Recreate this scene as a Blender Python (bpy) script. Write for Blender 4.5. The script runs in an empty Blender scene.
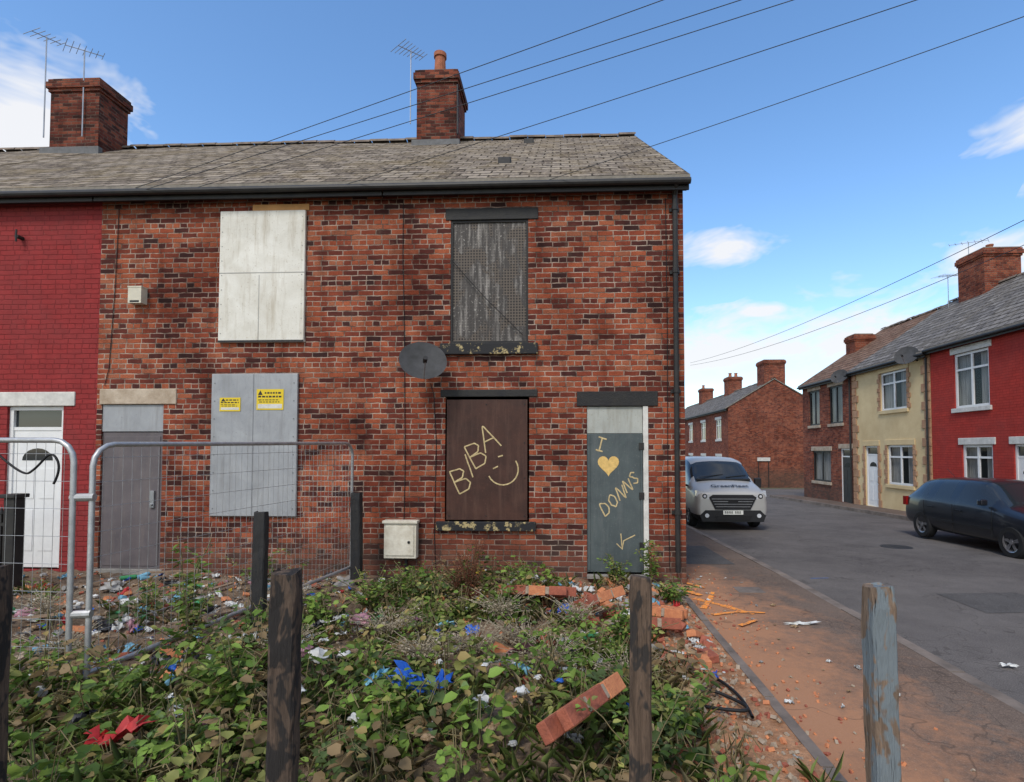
import bpy, math, random
import numpy as np
from mathutils import Vector, noise, Matrix
R=random.Random(7); NR=np.random.RandomState(5)
sc=bpy.context.scene
sc.view_settings.view_transform='Standard'; sc.view_settings.look='None'; sc.view_settings.exposure=0
def link(o,parent=None):
    sc.collection.objects.link(o)
    if parent: o.parent=parent
    return o
def empty(name,loc=(0,0,0)):
    e=bpy.data.objects.new(name,None); e.location=loc; e.empty_display_size=.2
    return link(e)
# ------------------------------------------------------------ node helpers
class NT:
    def __init__(s,name,rough=.8,metal=0,spec=.3):
        s.mat=bpy.data.materials.new(name); s.mat.use_nodes=True
        s.t=s.mat.node_tree; s.b=s.t.nodes['Principled BSDF']
        s.b.inputs['Roughness'].default_value=rough; s.b.inputs['Metallic'].default_value=metal
        s.b.inputs['Specular IOR Level'].default_value=spec
    def n(s,t,**k):
        x=s.t.nodes.new(t)
        for a,v in k.items(): setattr(x,a,v)
        return x
    def l(s,a,b): s.t.links.new(a,b)
    def put(s,sock,v):
        if isinstance(v,bpy.types.NodeSocket): s.l(v,sock)
        else:
            if isinstance(v,tuple) and len(v)==3 and sock.type=='RGBA': v=(*v,1)
            sock.default_value=v
    def m(s,op,a,b=0.0,c=None,clamp=False):
        x=s.n('ShaderNodeMath',operation=op); x.use_clamp=clamp
        s.put(x.inputs[0],a); s.put(x.inputs[1],b)
        if c is not None: s.put(x.inputs[2],c)
        return x.outputs[0]
    def mix(s,f,a,b,bt='MIX'):
        x=s.n('ShaderNodeMix',data_type='RGBA',blend_type=bt)
        s.put(x.inputs[0],f); s.put(x.inputs[6],a); s.put(x.inputs[7],b)
        return x.outputs[2]
    def ramp(s,f,stops,interp='LINEAR'):
        x=s.n('ShaderNodeValToRGB'); cr=x.color_ramp; cr.interpolation=interp
        while len(cr.elements)<len(stops): cr.elements.new(.5)
        for e,(p,c) in zip(cr.elements,stops):
            e.position=p; e.color=(*c,1) if isinstance(c,tuple) else (c,c,c,1)
        s.l(f,x.inputs[0]); return x.outputs[0]
    def noise(s,scale,vec=None,detail=4,rough=.55,dist=0):
        x=s.n('ShaderNodeTexNoise'); x.inputs['Scale'].default_value=scale
        x.inputs['Detail'].default_value=min(detail,4); x.inputs['Roughness'].default_value=rough
        x.inputs['Distortion'].default_value=dist
        if vec is not None: s.l(vec,x.inputs['Vector'])
        return x.outputs['Fac']
    def obj(s,scale=None):
        o=s.n('ShaderNodeTexCoord').outputs['Object']
        if scale:
            mp=s.n('ShaderNodeMapping'); mp.inputs['Scale'].default_value=scale; s.l(o,mp.inputs[0]); o=mp.outputs[0]
        return o
    def bump(s,h,strength=.3,dist=.01):
        x=s.n('ShaderNodeBump'); x.inputs['Strength'].default_value=strength; x.inputs['Distance'].default_value=dist
        s.l(h,x.inputs['Height']); s.l(x.outputs[0],s.b.inputs['Normal'])
    def col(s,c): s.put(s.b.inputs['Base Color'],c)

def simple(name,c,rough=.7,metal=0,var=.25,scale=6,bump=.15,spec=.3,c2=None,stretch=None):
    t=NT(name,rough,metal,spec); v=t.obj(stretch)
    f=t.noise(scale,v,4,.65)
    f=t.ramp(f,[(.3,0.0),(.7,1.0)])
    lo=c2 if c2 else tuple(x*(1-var) for x in c)
    t.col(t.mix(f,lo,c))
    if bump: t.bump(t.noise(scale*6,v,2),bump,.01)
    return t.mat

def brickmat(name,stops,mortar,paint=None,soot=.5,bw=.225,bh=.075,joint=.0062,headers=True,strength=.6):
    t=NT(name,.9,0,.15)
    uv=t.n('ShaderNodeUVMap').outputs[0]
    nz=t.n('ShaderNodeTexNoise'); nz.inputs['Scale'].default_value=9; nz.inputs['Detail'].default_value=2
    t.l(uv,nz.inputs['Vector'])
    sub=t.n('ShaderNodeVectorMath',operation='SUBTRACT'); t.l(nz.outputs['Color'],sub.inputs[0]); sub.inputs[1].default_value=(.5,.5,.5)
    sca=t.n('ShaderNodeVectorMath',operation='SCALE'); t.l(sub.outputs[0],sca.inputs[0]); sca.inputs['Scale'].default_value=.022
    add=t.n('ShaderNodeVectorMath',operation='ADD'); t.l(uv,add.inputs[0]); t.l(sca.outputs[0],add.inputs[1])
    sp=t.n('ShaderNodeSeparateXYZ'); t.l(add.outputs[0],sp.inputs[0])
    x,y=sp.outputs[0],sp.outputs[1]
    yy=t.m('DIVIDE',y,bh); row=t.m('FLOOR',yy); fy=t.m('FRACT',yy)
    off=t.m('MULTIPLY',t.m('FLOORED_MODULO',row,2.0),.5)
    if headers:
        hd=t.m('LESS_THAN',t.m('FLOORED_MODULO',row,4.0),.5)
        w=t.m('SUBTRACT',bw,t.m('MULTIPLY',hd,bw/2))
        off=t.m('ADD',off,t.m('MULTIPLY',hd,.25))
    else: w=bw
    rj=t.n('ShaderNodeTexWhiteNoise',noise_dimensions='1D'); t.l(row,rj.inputs['W'])
    off=t.m('ADD',off,t.m('MULTIPLY',rj.outputs['Value'],.2))
    xx=t.m('ADD',t.m('DIVIDE',x,w),off); colm=t.m('FLOOR',xx); fx=t.m('FRACT',xx)
    dx=t.m('MULTIPLY',t.m('MINIMUM',fx,t.m('SUBTRACT',1.0,fx)),w)
    dy=t.m('MULTIPLY',t.m('MINIMUM',fy,t.m('SUBTRACT',1.0,fy)),bh)
    d=t.m('MINIMUM',dx,dy)
    mr=t.n('ShaderNodeMapRange'); mr.inputs[1].default_value=joint*.55; mr.inputs[2].default_value=joint*1.5
    t.l(d,mr.inputs[0]); face=mr.outputs[0]
    cb=t.n('ShaderNodeCombineXYZ'); t.l(colm,cb.inputs[0]); t.l(row,cb.inputs[1])
    wn=t.n('ShaderNodeTexWhiteNoise',noise_dimensions='2D'); t.l(cb.outputs[0],wn.inputs['Vector'])
    fine=t.noise(60,uv,3,.7); big=t.noise(.8,uv,4,.65,.5); mid=t.noise(4,uv,4,.7)
    if paint is None:
        bias=t.m('MULTIPLY',t.m('SUBTRACT',t.noise(1.3,uv,3,.6),.5),.9)
        bc=t.ramp(t.m('ADD',wn.outputs['Value'],bias,clamp=True),stops)
        bc=t.mix(t.ramp(fine,[(.42,0.0),(.75,.65)]),bc,(.045,.022,.017))
        mcol=t.mix(t.ramp(mid,[(.42,0.0),(.62,1.0)]),mortar,tuple(c*.26 for c in mortar))
        c=t.mix(face,mcol,bc)
        c=t.mix(t.m('MULTIPLY',t.ramp(big,[(.42,0.0),(.66,1.0)]),soot),c,(.38,.29,.28),'MULTIPLY')
        mp=t.n('ShaderNodeMapping'); mp.inputs['Scale'].default_value=(2.6,.35,1); t.l(uv,mp.inputs[0])
        stre=t.ramp(t.noise(1.4,mp.outputs[0],4,.7),[(.52,0.0),(.7,.6)])
        c=t.mix(t.m('MULTIPLY',stre,soot),c,(.4,.33,.31),'MULTIPLY')
        pale=t.ramp(t.noise(1.7,uv,4,.8,.6),[(.60,0.0),(.8,.22)])
        c=t.mix(pale,c,(.36,.24,.17))
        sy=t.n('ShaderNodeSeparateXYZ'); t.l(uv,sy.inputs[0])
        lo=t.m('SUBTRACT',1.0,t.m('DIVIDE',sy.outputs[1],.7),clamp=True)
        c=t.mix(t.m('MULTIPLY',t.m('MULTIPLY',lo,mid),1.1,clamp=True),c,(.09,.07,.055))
    else:
        pv=t.mix(t.ramp(mid,[(.3,0.0),(.7,1.0)]),paint,tuple(q*.72 for q in paint))
        pv=t.mix(t.m('MULTIPLY',wn.outputs['Value'],.35),pv,tuple(q*.5+.012 for q in paint))
        c=t.mix(t.m('MULTIPLY',t.m('SUBTRACT',1.0,face),.5),pv,tuple(q*.3 for q in paint))
        c=t.mix(t.ramp(big,[(.45,0.0),(.75,.55)]),c,tuple(q*.5+.03 for q in paint))
        c=t.mix(t.ramp(t.noise(14,uv,4,.8),[(.64,0.0),(.7,.6)]),c,(.25,.13,.10))
    t.col(c)
    h=t.m('ADD',face,t.m('MULTIPLY',fine,.5)); h=t.m('ADD',h,t.m('MULTIPLY',wn.outputs['Value'],.35))
    t.bump(h,strength,.008)
    return t.mat

def slatemat(name,cols,sw=.3,sh=.26,moss=(.17,.125,.06),fleck=(.40,.33,.24)):
    t=NT(name,.9,0,.05)
    uv=t.n('ShaderNodeUVMap').outputs[0]
    sp=t.n('ShaderNodeSeparateXYZ'); t.l(uv,sp.inputs[0])
    wob=t.m('MULTIPLY',t.m('SUBTRACT',t.noise(2.2,uv,3),.5),.12)
    yy=t.m('DIVIDE',t.m('ADD',sp.outputs[1],wob),sh); row=t.m('FLOOR',yy); fy=t.m('FRACT',yy)
    xx=t.m('ADD',t.m('DIVIDE',sp.outputs[0],sw),t.m('MULTIPLY',t.m('FLOORED_MODULO',row,2.0),.5))
    colm=t.m('FLOOR',xx); fx=t.m('FRACT',xx)
    cb=t.n('ShaderNodeCombineXYZ'); t.l(colm,cb.inputs[0]); t.l(row,cb.inputs[1])
    wn=t.n('ShaderNodeTexWhiteNoise',noise_dimensions='2D'); t.l(cb.outputs[0],wn.inputs['Vector'])
    bc=t.ramp(wn.outputs['Value'],cols)
    ed=t.m('GREATER_THAN',fy,t.m('SUBTRACT',.88,t.m('MULTIPLY',wn.outputs['Value'],.2))); gx=t.m('LESS_THAN',t.m('MINIMUM',fx,t.m('SUBTRACT',1.0,fx)),.045)
    e=t.m('MAXIMUM',ed,gx)
    c=t.mix(t.m('MULTIPLY',e,.9),bc,(.02,.016,.012))
    big=t.noise(1.2,uv,4,.7,.5)
    c=t.mix(t.ramp(big,[(.46,0.0),(.72,.6)]),c,moss)
    mp=t.n('ShaderNodeMapping'); mp.inputs['Scale'].default_value=(1,.55,1); t.l(uv,mp.inputs[0])
    c=t.mix(t.ramp(t.noise(11,mp.outputs[0],4,.8),[(.5,0.0),(.66,.7)]),c,fleck)
    c=t.mix(t.ramp(t.noise(8,mp.outputs[0],4,.8,.4),[(.32,.8),(.44,0.0)]),c,(.035,.028,.022))
    t.col(c)
    h=t.m('ADD',t.m('SUBTRACT',1.0,fy),t.m('MULTIPLY',wn.outputs['Value'],.6))
    h=t.m('SUBTRACT',h,t.m('MULTIPLY',e,.8))
    t.bump(h,.8,.025)
    return t.mat

# ------------------------------------------------------------ mesh builder
class MB:
    def __init__(s): s.v=[];s.f=[];s.m=[];s.uv=[]
    def poly(s,pts,mi=0,uv=None):
        b=len(s.v); s.v+= [tuple(p) for p in pts]; s.f.append(tuple(range(b,b+len(pts)))); s.m.append(mi)
        if uv is None:
            a=Vector(pts[1])-Vector(pts[0]); c=Vector(pts[2])-Vector(pts[0]); n=a.cross(c)
            ax=max(range(3),key=lambda i:abs(n[i]))
            uv=[(p[1],p[2]) if ax==0 else (p[0],p[2]) if ax==1 else (p[0],p[1]) for p in pts]
        s.uv+=uv
    def box(s,x0,x1,y0,y1,z0,z1,mi=0):
        P=[(x,y,z) for z in(z0,z1) for y in(y0,y1) for x in(x0,x1)]
        for q in((0,1,5,4),(3,2,6,7),(2,0,4,6),(1,3,7,5),(4,5,7,6),(2,3,1,0)): s.poly([P[i] for i in q],mi)
    def cyl(s,p0,p1,r0,r1=None,n=12,mi=0,caps=True):
        r1=r0 if r1 is None else r1
        p0=Vector(p0);p1=Vector(p1);d=(p1-p0).normalized()
        a=d.orthogonal().normalized();b=d.cross(a)
        c=[[p+ (a*math.cos(k*2*math.pi/n)+b*math.sin(k*2*math.pi/n))*r for k in range(n)] for p,r in((p0,r0),(p1,r1))]
        for k in range(n): s.poly([c[0][k],c[0][(k+1)%n],c[1][(k+1)%n],c[1][k]],mi)
        if caps: s.poly(c[1],mi); s.poly(c[0][::-1],mi)
    def build(s,name,mats,parent=None,smooth=False,bevel=0,merge=False,loc=None,rot=None):
        me=bpy.data.meshes.new(name); me.from_pydata(s.v,[],s.f)
        for m in mats: me.materials.append(m)
        me.polygons.foreach_set('material_index',s.m)
        ul=me.uv_layers.new(name='UVMap'); ul.data.foreach_set('uv',np.array(s.uv,dtype=np.float32).ravel())
        if bevel or merge or smooth:
            import bmesh
            bm=bmesh.new(); bm.from_mesh(me); bmesh.ops.remove_doubles(bm,verts=bm.verts,dist=1e-5)
            bmesh.ops.recalc_face_normals(bm,faces=bm.faces)
            bm.to_mesh(me); bm.free()
        if smooth:
            me.polygons.foreach_set('use_smooth',[True]*len(me.polygons))
            try: me.set_sharp_from_angle(angle=math.radians(50))
            except Exception: pass
        o=bpy.data.objects.new(name,me)
        if loc: o.location=loc
        if rot: o.rotation_euler=rot
        if bevel:
            b=o.modifiers.new('b','BEVEL'); b.width=bevel; b.segments=2; b.limit_method='ANGLE'
        return link(o,parent)
def curve(name,splines,r,mat,parent=None,res=1,nurbs=False):
    cu=bpy.data.curves.new(name,'CURVE'); cu.dimensions='3D'; cu.bevel_depth=r; cu.bevel_resolution=res
    for pts in splines:
        sp=cu.splines.new('NURBS' if nurbs else 'POLY'); sp.points.add(len(pts)-1)
        for q,p in zip(sp.points,pts): q.co=(*p,1)
        if nurbs: sp.use_endpoint_u=True; sp.order_u=3
    cu.materials.append(mat)
    return link(bpy.data.objects.new(name,cu),parent)
def apply_mods(o):
    dg=bpy.context.evaluated_depsgraph_get(); dg.update()
    me=bpy.data.meshes.new_from_object(o.evaluated_get(dg)); o.modifiers.clear(); o.data=me

# ------------------------------------------------------------ materials
BR=[(0,(.048,.021,.020)),(.18,(.115,.030,.023)),(.38,(.23,.052,.030)),(.6,(.33,.078,.038)),(.82,(.43,.118,.055)),(1,(.36,.125,.068))]
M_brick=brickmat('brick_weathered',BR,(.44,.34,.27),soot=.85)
M_brick2=brickmat('brick_far',[(0,(.14,.04,.028)),(.5,(.27,.07,.04)),(1,(.38,.115,.06))],(.25,.175,.13),soot=.5)
M_chim=brickmat('brick_chimney',[(0,(.05,.022,.018)),(.5,(.18,.045,.03)),(1,(.30,.09,.05))],(.18,.13,.10),soot=.9,headers=False)
M_redp=brickmat('red_painted_brick',BR,(.2,.1,.1),paint=(.33,.042,.042))
M_redp2=brickmat('red_painted_brick_b',BR,(.2,.1,.1),paint=(.50,.055,.042),strength=.3)
M_slate=slatemat('roof_slates',[(0,(.10,.08,.065)),(.4,(.20,.165,.135)),(.75,(.32,.27,.22)),(1,(.15,.125,.105))])
M_slate2=slatemat('roof_slates_blue',[(0,(.11,.10,.095)),(.5,(.18,.165,.155)),(1,(.25,.23,.215))],.32,.3,moss=(.15,.13,.10),fleck=(.26,.23,.2))
M_tileb=slatemat('roof_tiles_brown',[(0,(.14,.075,.05)),(.5,(.22,.125,.085)),(1,(.28,.17,.12))],.32,.3,moss=(.14,.09,.06),fleck=(.28,.2,.15))
M_black=simple('black_paint',(.018,.018,.02),.5,bump=.1,c2=(.035,.033,.03))
M_blackpeel=simple('black_peeling_paint',(.016,.016,.018),.6,c2=(.03,.028,.025),scale=8,bump=.5)
t=NT('sill_black_yellow_peel',.7); t.col(t.mix(t.ramp(t.noise(9,t.obj(),5,.7),[(.56,0.0),(.62,1.0)]),(.02,.02,.022),(.42,.33,.16))); M_sill=t.mat
M_stone=simple('stone_lintel',(.52,.43,.33),.85,c2=(.3,.22,.15),scale=5,bump=.5)
M_white=simple('white_upvc',(.78,.78,.77),.35,var=.1,bump=0)
M_whitep=simple('white_painted_stone',(.7,.68,.63),.6,var=.3,scale=8)
M_cream=simple('cream_render',(.70,.55,.31),.9,c2=(.58,.43,.23),scale=1.2,bump=.4)
M_concrete=simple('concrete',(.33,.31,.28),.9,var=.4,scale=5,bump=.4)
M_mortar=simple('flaunching',(.28,.25,.21),.9,var=.4,scale=8)
M_terra=simple('terracotta',(.42,.15,.08),.8,var=.4,scale=8)
M_metal=simple('galvanised_steel',(.52,.52,.52),.45,metal=.6,var=.3,scale=12,bump=.05)
M_alu=simple('aluminium',(.45,.46,.48),.4,metal=.8,bump=0)
M_cable=simple('cable_black',(.015,.015,.016),.6,bump=0)
M_cableg=simple('cable_grey',(.05,.055,.06),.6,bump=0)
M_glass=NT('window_glass',.08,0,.6).mat; M_glass.node_tree.nodes['Principled BSDF'].inputs['Base Color'].default_value=(.02,.025,.03,1)
t=NT('window_glass_clear',.03,0,.6)
t.b.inputs['Alpha'].default_value=.35; t.b.inputs['Base Color'].default_value=(.02,.025,.03,1); M_wglass=t.mat
M_curtain=simple('net_curtain',(.6,.6,.57),.9,var=.55,scale=3,stretch=(4,4,.3))
def boardmat(name,base,lo,streak,amt,rough=.5,metal=.0,st=(7,7,.7)):
    t=NT(name,rough,metal); v=t.obj(); vs=t.obj(st)
    f=t.ramp(t.noise(2.2,v,5,.7,.5),[(.35,0.0),(.7,1.0)])
    c=t.mix(f,lo,base)
    c=t.mix(t.ramp(t.noise(1.6,vs,5,.7),[(.5,0.0),(.72,amt)]),c,streak)
    c=t.mix(t.ramp(t.noise(45,v,3,.6),[(.62,0.0),(.7,.5)]),c,streak)
    t.col(c); t.bump(t.noise(1.3,v,3),.5,.03); return t.mat
M_bwhite=boardmat('white_steel_sheet',(.80,.78,.71),(.64,.61,.53),(.36,.29,.19),.5)
M_bgrey=boardmat('grey_steel_sheet',(.38,.39,.40),(.29,.30,.315),(.21,.205,.20),.55,.5,.1)
M_bbrown=boardmat('brown_board',(.075,.032,.022),(.042,.019,.014),(.13,.07,.05),.4,.6)
M_door=boardmat('grey_steel_door',(.090,.11,.11),(.062,.077,.080),(.17,.175,.17),.3,.5)
M_door2=boardmat('grey_door',(.14,.12,.125),(.10,.087,.093),(.22,.18,.16),.3,.5)
M_trans=boardmat('grey_transom',(.44,.45,.41),(.34,.35,.32),(.22,.2,.15),.5)
t=NT('perforated_black_screen',.55); v=t.obj()
sp=t.n('ShaderNodeSeparateXYZ'); t.l(v,sp.inputs[0])
fx=t.m('FRACT',t.m('MULTIPLY',sp.outputs[0],24.0)); fz=t.m('FRACT',t.m('MULTIPLY',sp.outputs[2],24.0))
hole=t.m('MULTIPLY',t.m('GREATER_THAN',fx,.38),t.m('GREATER_THAN',fz,.38))
sheetm=t.ramp(t.noise(1.9,t.obj((1.4,1.4,.8)),4,.6,1.2),[(.44,0.0),(.50,1.0)])
drip=t.ramp(t.noise(1.8,t.obj((9,9,.8)),4,.7),[(.5,0.0),(.68,.8)])
spat=t.ramp(t.noise(26,v,3,.7),[(.60,0.0),(.68,.9)])
mesh=t.mix(t.m('MULTIPLY',hole,.92),(.12,.095,.075),(.012,.010,.009))
film=t.mix(drip,(.06,.052,.047),(.34,.31,.28)); film=t.mix(spat,film,(.48,.45,.4))
film=t.mix(t.m('MULTIPLY',hole,.35),film,(.02,.018,.016))
t.col(t.mix(sheetm,mesh,film)); M_perf=t.mat
M_paintmark=simple('cream_spray_paint',(.66,.52,.27),.7,bump=0,c2=(.36,.27,.14),scale=30)
M_heart=simple('yellow_spray_paint',(.78,.52,.18),.7,bump=0,c2=(.55,.36,.12),scale=20)
def woodmat(name,a,b,peel=None,th=.5):
    t=NT(name,.85); v=t.obj((14,14,1.2)); c=t.mix(t.ramp(t.noise(2.5,v,5,.75,.8),[(.3,0.0),(.72,1.0)]),a,b)
    if peel:
        c=t.mix(t.ramp(t.noise(6,t.obj((1,1,.45)),5,.75,.3),[(th-.02,0.0),(th+.02,1.0)]),c,peel)
    crack=t.ramp(t.noise(3,t.obj((30,30,1.0)),4,.6),[(.30,1.0),(.38,0.0)])
    c=t.mix(crack,c,(.012,.01,.008)); t.col(c)
    t.bump(t.noise(3,v,5,.8),1.0,.012); return t.mat
M_wood=woodmat('weathered_post_wood',(.045,.031,.022),(.17,.115,.08),(.035,.03,.027),.56)
M_wood2=woodmat('weathered_dark_post',(.036,.027,.021),(.14,.095,.068),(.024,.021,.020),.52)
M_wood3=woodmat('peeling_blue_post',(.10,.07,.05),(.28,.20,.14),(.16,.19,.205),.5)
M_woodb=simple('black_post',(.022,.023,.026),.6,c2=(.04,.036,.033),scale=10,stretch=(4,4,.6),bump=.6)

# ------------------------------------------------------------ ground
def gz(y): return -.2 if y<8 else (-.2-.022*(y-8) if y<45 else -1.014)
def asphalt(name,dark,lite,stain=None,samt=.5):
    t=NT(name,.95,0,.08); v=t.obj()
    c=t.mix(t.ramp(t.noise(1.1,v,5,.7,.4),[(.35,0.0),(.68,1.0)]),dark,lite)
    c=t.mix(t.ramp(t.noise(.35,v,4,.7,.8),[(.45,0.0),(.7,.45)]),c,tuple(x*1.35 for x in lite))
    c=t.mix(t.ramp(t.noise(90,v,2,.7),[(.5,0.0),(.75,.6)]),c,tuple(x*2.1 for x in lite))
    c=t.mix(t.ramp(t.noise(120,v,2,.6),[(.3,.6),(.45,0.0)]),c,(.03,.027,.025))
    if stain:
        s=t.n('ShaderNodeSeparateXYZ'); t.l(v,s.inputs[0])
        near=t.n('ShaderNodeMapRange'); t.l(s.outputs[0],near.inputs[0])
        near.inputs[1].default_value=3.2; near.inputs[2].default_value=1.5
        far=t.n('ShaderNodeMapRange'); t.l(s.outputs[1],far.inputs[0]); far.inputs[1].default_value=14; far.inputs[2].default_value=7
        f=t.m('MULTIPLY',near.outputs[0],far.outputs[0])
        f=t.m('ADD',t.m('MULTIPLY',f,.74),t.m('SUBTRACT',t.noise(1.9,v,5,.72,.5),.54))
        f=t.m('ADD',f,t.m('MULTIPLY',t.m('SUBTRACT',t.noise(14,v,4,.7),.5),.5))
        c=t.mix(t.ramp(f,[(.05,0.0),(.5,samt)]),c,stain)
    cr=t.n('ShaderNodeTexVoronoi',feature='DISTANCE_TO_EDGE'); cr.inputs['Scale'].default_value=.6
    nn=t.n('ShaderNodeTexNoise'); nn.inputs['Scale'].default_value=3; t.l(v,nn.inputs['Vector'])
    ad=t.n('ShaderNodeVectorMath',operation='ADD'); t.l(v,ad.inputs[0]); t.l(nn.outputs['Color'],ad.inputs[1]); t.l(ad.outputs[0],cr.inputs['Vector'])
    c=t.mix(t.ramp(cr.outputs['Distance'],[(.003,.4),(.008,0.0)]),c,(.04,.035,.03))
    t.col(c); t.bump(t.noise(110,v,2,.7),.6,.006); return t.mat
M_road=asphalt('road_asphalt',(.098,.088,.083),(.145,.130,.120))
M_pave=asphalt('pavement_asphalt',(.115,.085,.068),(.165,.122,.096),(.42,.21,.115),.85)
M_kerb=simple('kerb_stone',(.25,.20,.165),.9,c2=(.11,.09,.075),scale=3,bump=.4)
def sheet(name,x0,x1,ys,off,mat,parent=None):
    mb=MB()
    for a,b in zip(ys[:-1],ys[1:]): mb.poly([(x0,a,gz(a)+off),(x1,a,gz(a)+off),(x1,b,gz(b)+off),(x0,b,gz(b)+off)])
    return mb.build(name,[mat],parent)
M_ground=simple('rough_ground',(.16,.12,.08),.95,c2=(.07,.09,.04),scale=.6,bump=.5)
sheet('ground',-900,900,[-900,8,45,1200],-.02,M_ground)
sheet('road',3.42,10.8,[-40,8,45,220],0,M_road)
sheet('side_road',10.8,60,[28.6,37.6],.0,M_road)
def kerbrun(name,x0,x1,y0,y1,h=.12):
    mb=MB(); y=y0
    while y<y1:
        e=min(y+.9,y1); z=R.uniform(-.006,.006)
        g0,g1=gz(y),gz(e)
        P=[(x0,y,g0-.1),(x1,y,g0-.1),(x1,e-.012,g1-.1),(x0,e-.012,g1-.1),(x0,y,g0+h+z),(x1,y,g0+h+z),(x1,e-.012,g1+h+z),(x0,e-.012,g1+h+z)]
        for q in((0,1,5,4),(3,2,6,7),(2,1,5,6),(3,0,4,7),(4,5,6,7)): mb.poly([P[i] for i in q])
        y=e
    return mb.build(name,[M_kerb])
def pave(name,x0,x1,ys): return sheet(name,x0,x1,ys,.115,M_pave)
pave('pavement',1.6,3.3,[-40,8,45,120]); kerbrun('kerb',3.3,3.42,-6,60)
pave('pavement',10.92,12.02,[-40,8,28.6]); kerbrun('kerb',10.8,10.92,2,28.6)
pave('pavement',10.92,12.02,[37.6,45,120]); kerbrun('kerb',10.8,10.92,37.6,70)
kerbrun('edging_kerb',1.52,1.6,-3,7.7,.15)
M_patch=asphalt('patch_asphalt',(.07,.066,.063),(.105,.098,.094))
mb=MB(); mb.poly([(5.2,6.9,gz(6)+.004),(6.3,7.0,gz(6)+.004),(6.35,7.9,gz(6)+.004),(5.2,7.8,gz(6)+.004)])
mb.poly([(2.0,9.2,gz(9.2)+.119),(2.9,9.2,gz(9.2)+.119),(2.9,11.2,gz(11.2)+.119),(2.0,11.2,gz(11.2)+.119)])
mb.build('asphalt_patch',[M_patch])
mb=MB(); mb.cyl((7.2,12,gz(12)-.02),(7.2,12,gz(12)+.006),.3,n=24); mb.build('manhole_cover',[M_black])
mb=MB(); mb.box(2.35,2.7,7.3,7.6,gz(7)+.1,gz(7)+.119); mb.build('utility_cover',[M_kerb])
def sm(a,b,x): t_=max(0,min(1,(x-a)/(b-a))); return t_*t_*(3-2*t_)
def soil(x,y):
    n=noise.noise(Vector((x*.7,y*.7,1)))*.18+noise.noise(Vector((x*2.2,y*2.2,4)))*.08+noise.noise(Vector((x*8,y*8,9)))*.035
    k=sm(1.55,.6,x)
    return -.06+.014*noise.noise(Vector((x*9,y*9,2)))+k*(.08+n)
nx,ny=230,150; xs=np.linspace(-16,1.53,nx); ys=np.linspace(-3,7.78,ny)
V=[(x,y,soil(x,y)) for y in ys for x in xs]
F=[(j*nx+i,j*nx+i+1,(j+1)*nx+i+1,(j+1)*nx+i) for j in range(ny-1) for i in range(nx-1)]
me=bpy.data.meshes.new('garden_soil'); me.from_pydata(V,[],F); me.polygons.foreach_set('use_smooth',[True]*len(F))
t=NT('garden_soil_mat',.95); v=t.obj(); s=t.n('ShaderNodeSeparateXYZ'); t.l(v,s.inputs[0])
mr=t.n('ShaderNodeMapRange'); mr.inputs[1].default_value=.1; mr.inputs[2].default_value=1.0; t.l(s.outputs[0],mr.inputs[0])
f=t.m('ADD',mr.outputs[0],t.m('MULTIPLY',t.m('SUBTRACT',t.noise(2,v,5,.7),.5),1.3),clamp=True)
clay=t.mix(t.ramp(t.noise(7,v,5,.75),[(.35,0.0),(.65,1.0)]),(.30,.14,.065),(.58,.31,.17))
brn=t.mix(t.ramp(t.noise(5,v,5,.75),[(.35,0.0),(.65,1.0)]),(.10,.07,.045),(.30,.215,.145))
c=t.mix(f,brn,clay); c=t.mix(t.ramp(t.noise(60,v,3,.8),[(.6,0.0),(.72,.6)]),c,(.48,.38,.29))
c=t.mix(t.ramp(t.noise(34,v,3,.8),[(.3,.7),(.4,0.0)]),c,(.06,.042,.03)); t.col(c)
t.bump(t.noise(40,v,5,.8),.9,.03); me.materials.append(t.mat)
link(bpy.data.objects.new('garden_soil',me))

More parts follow.
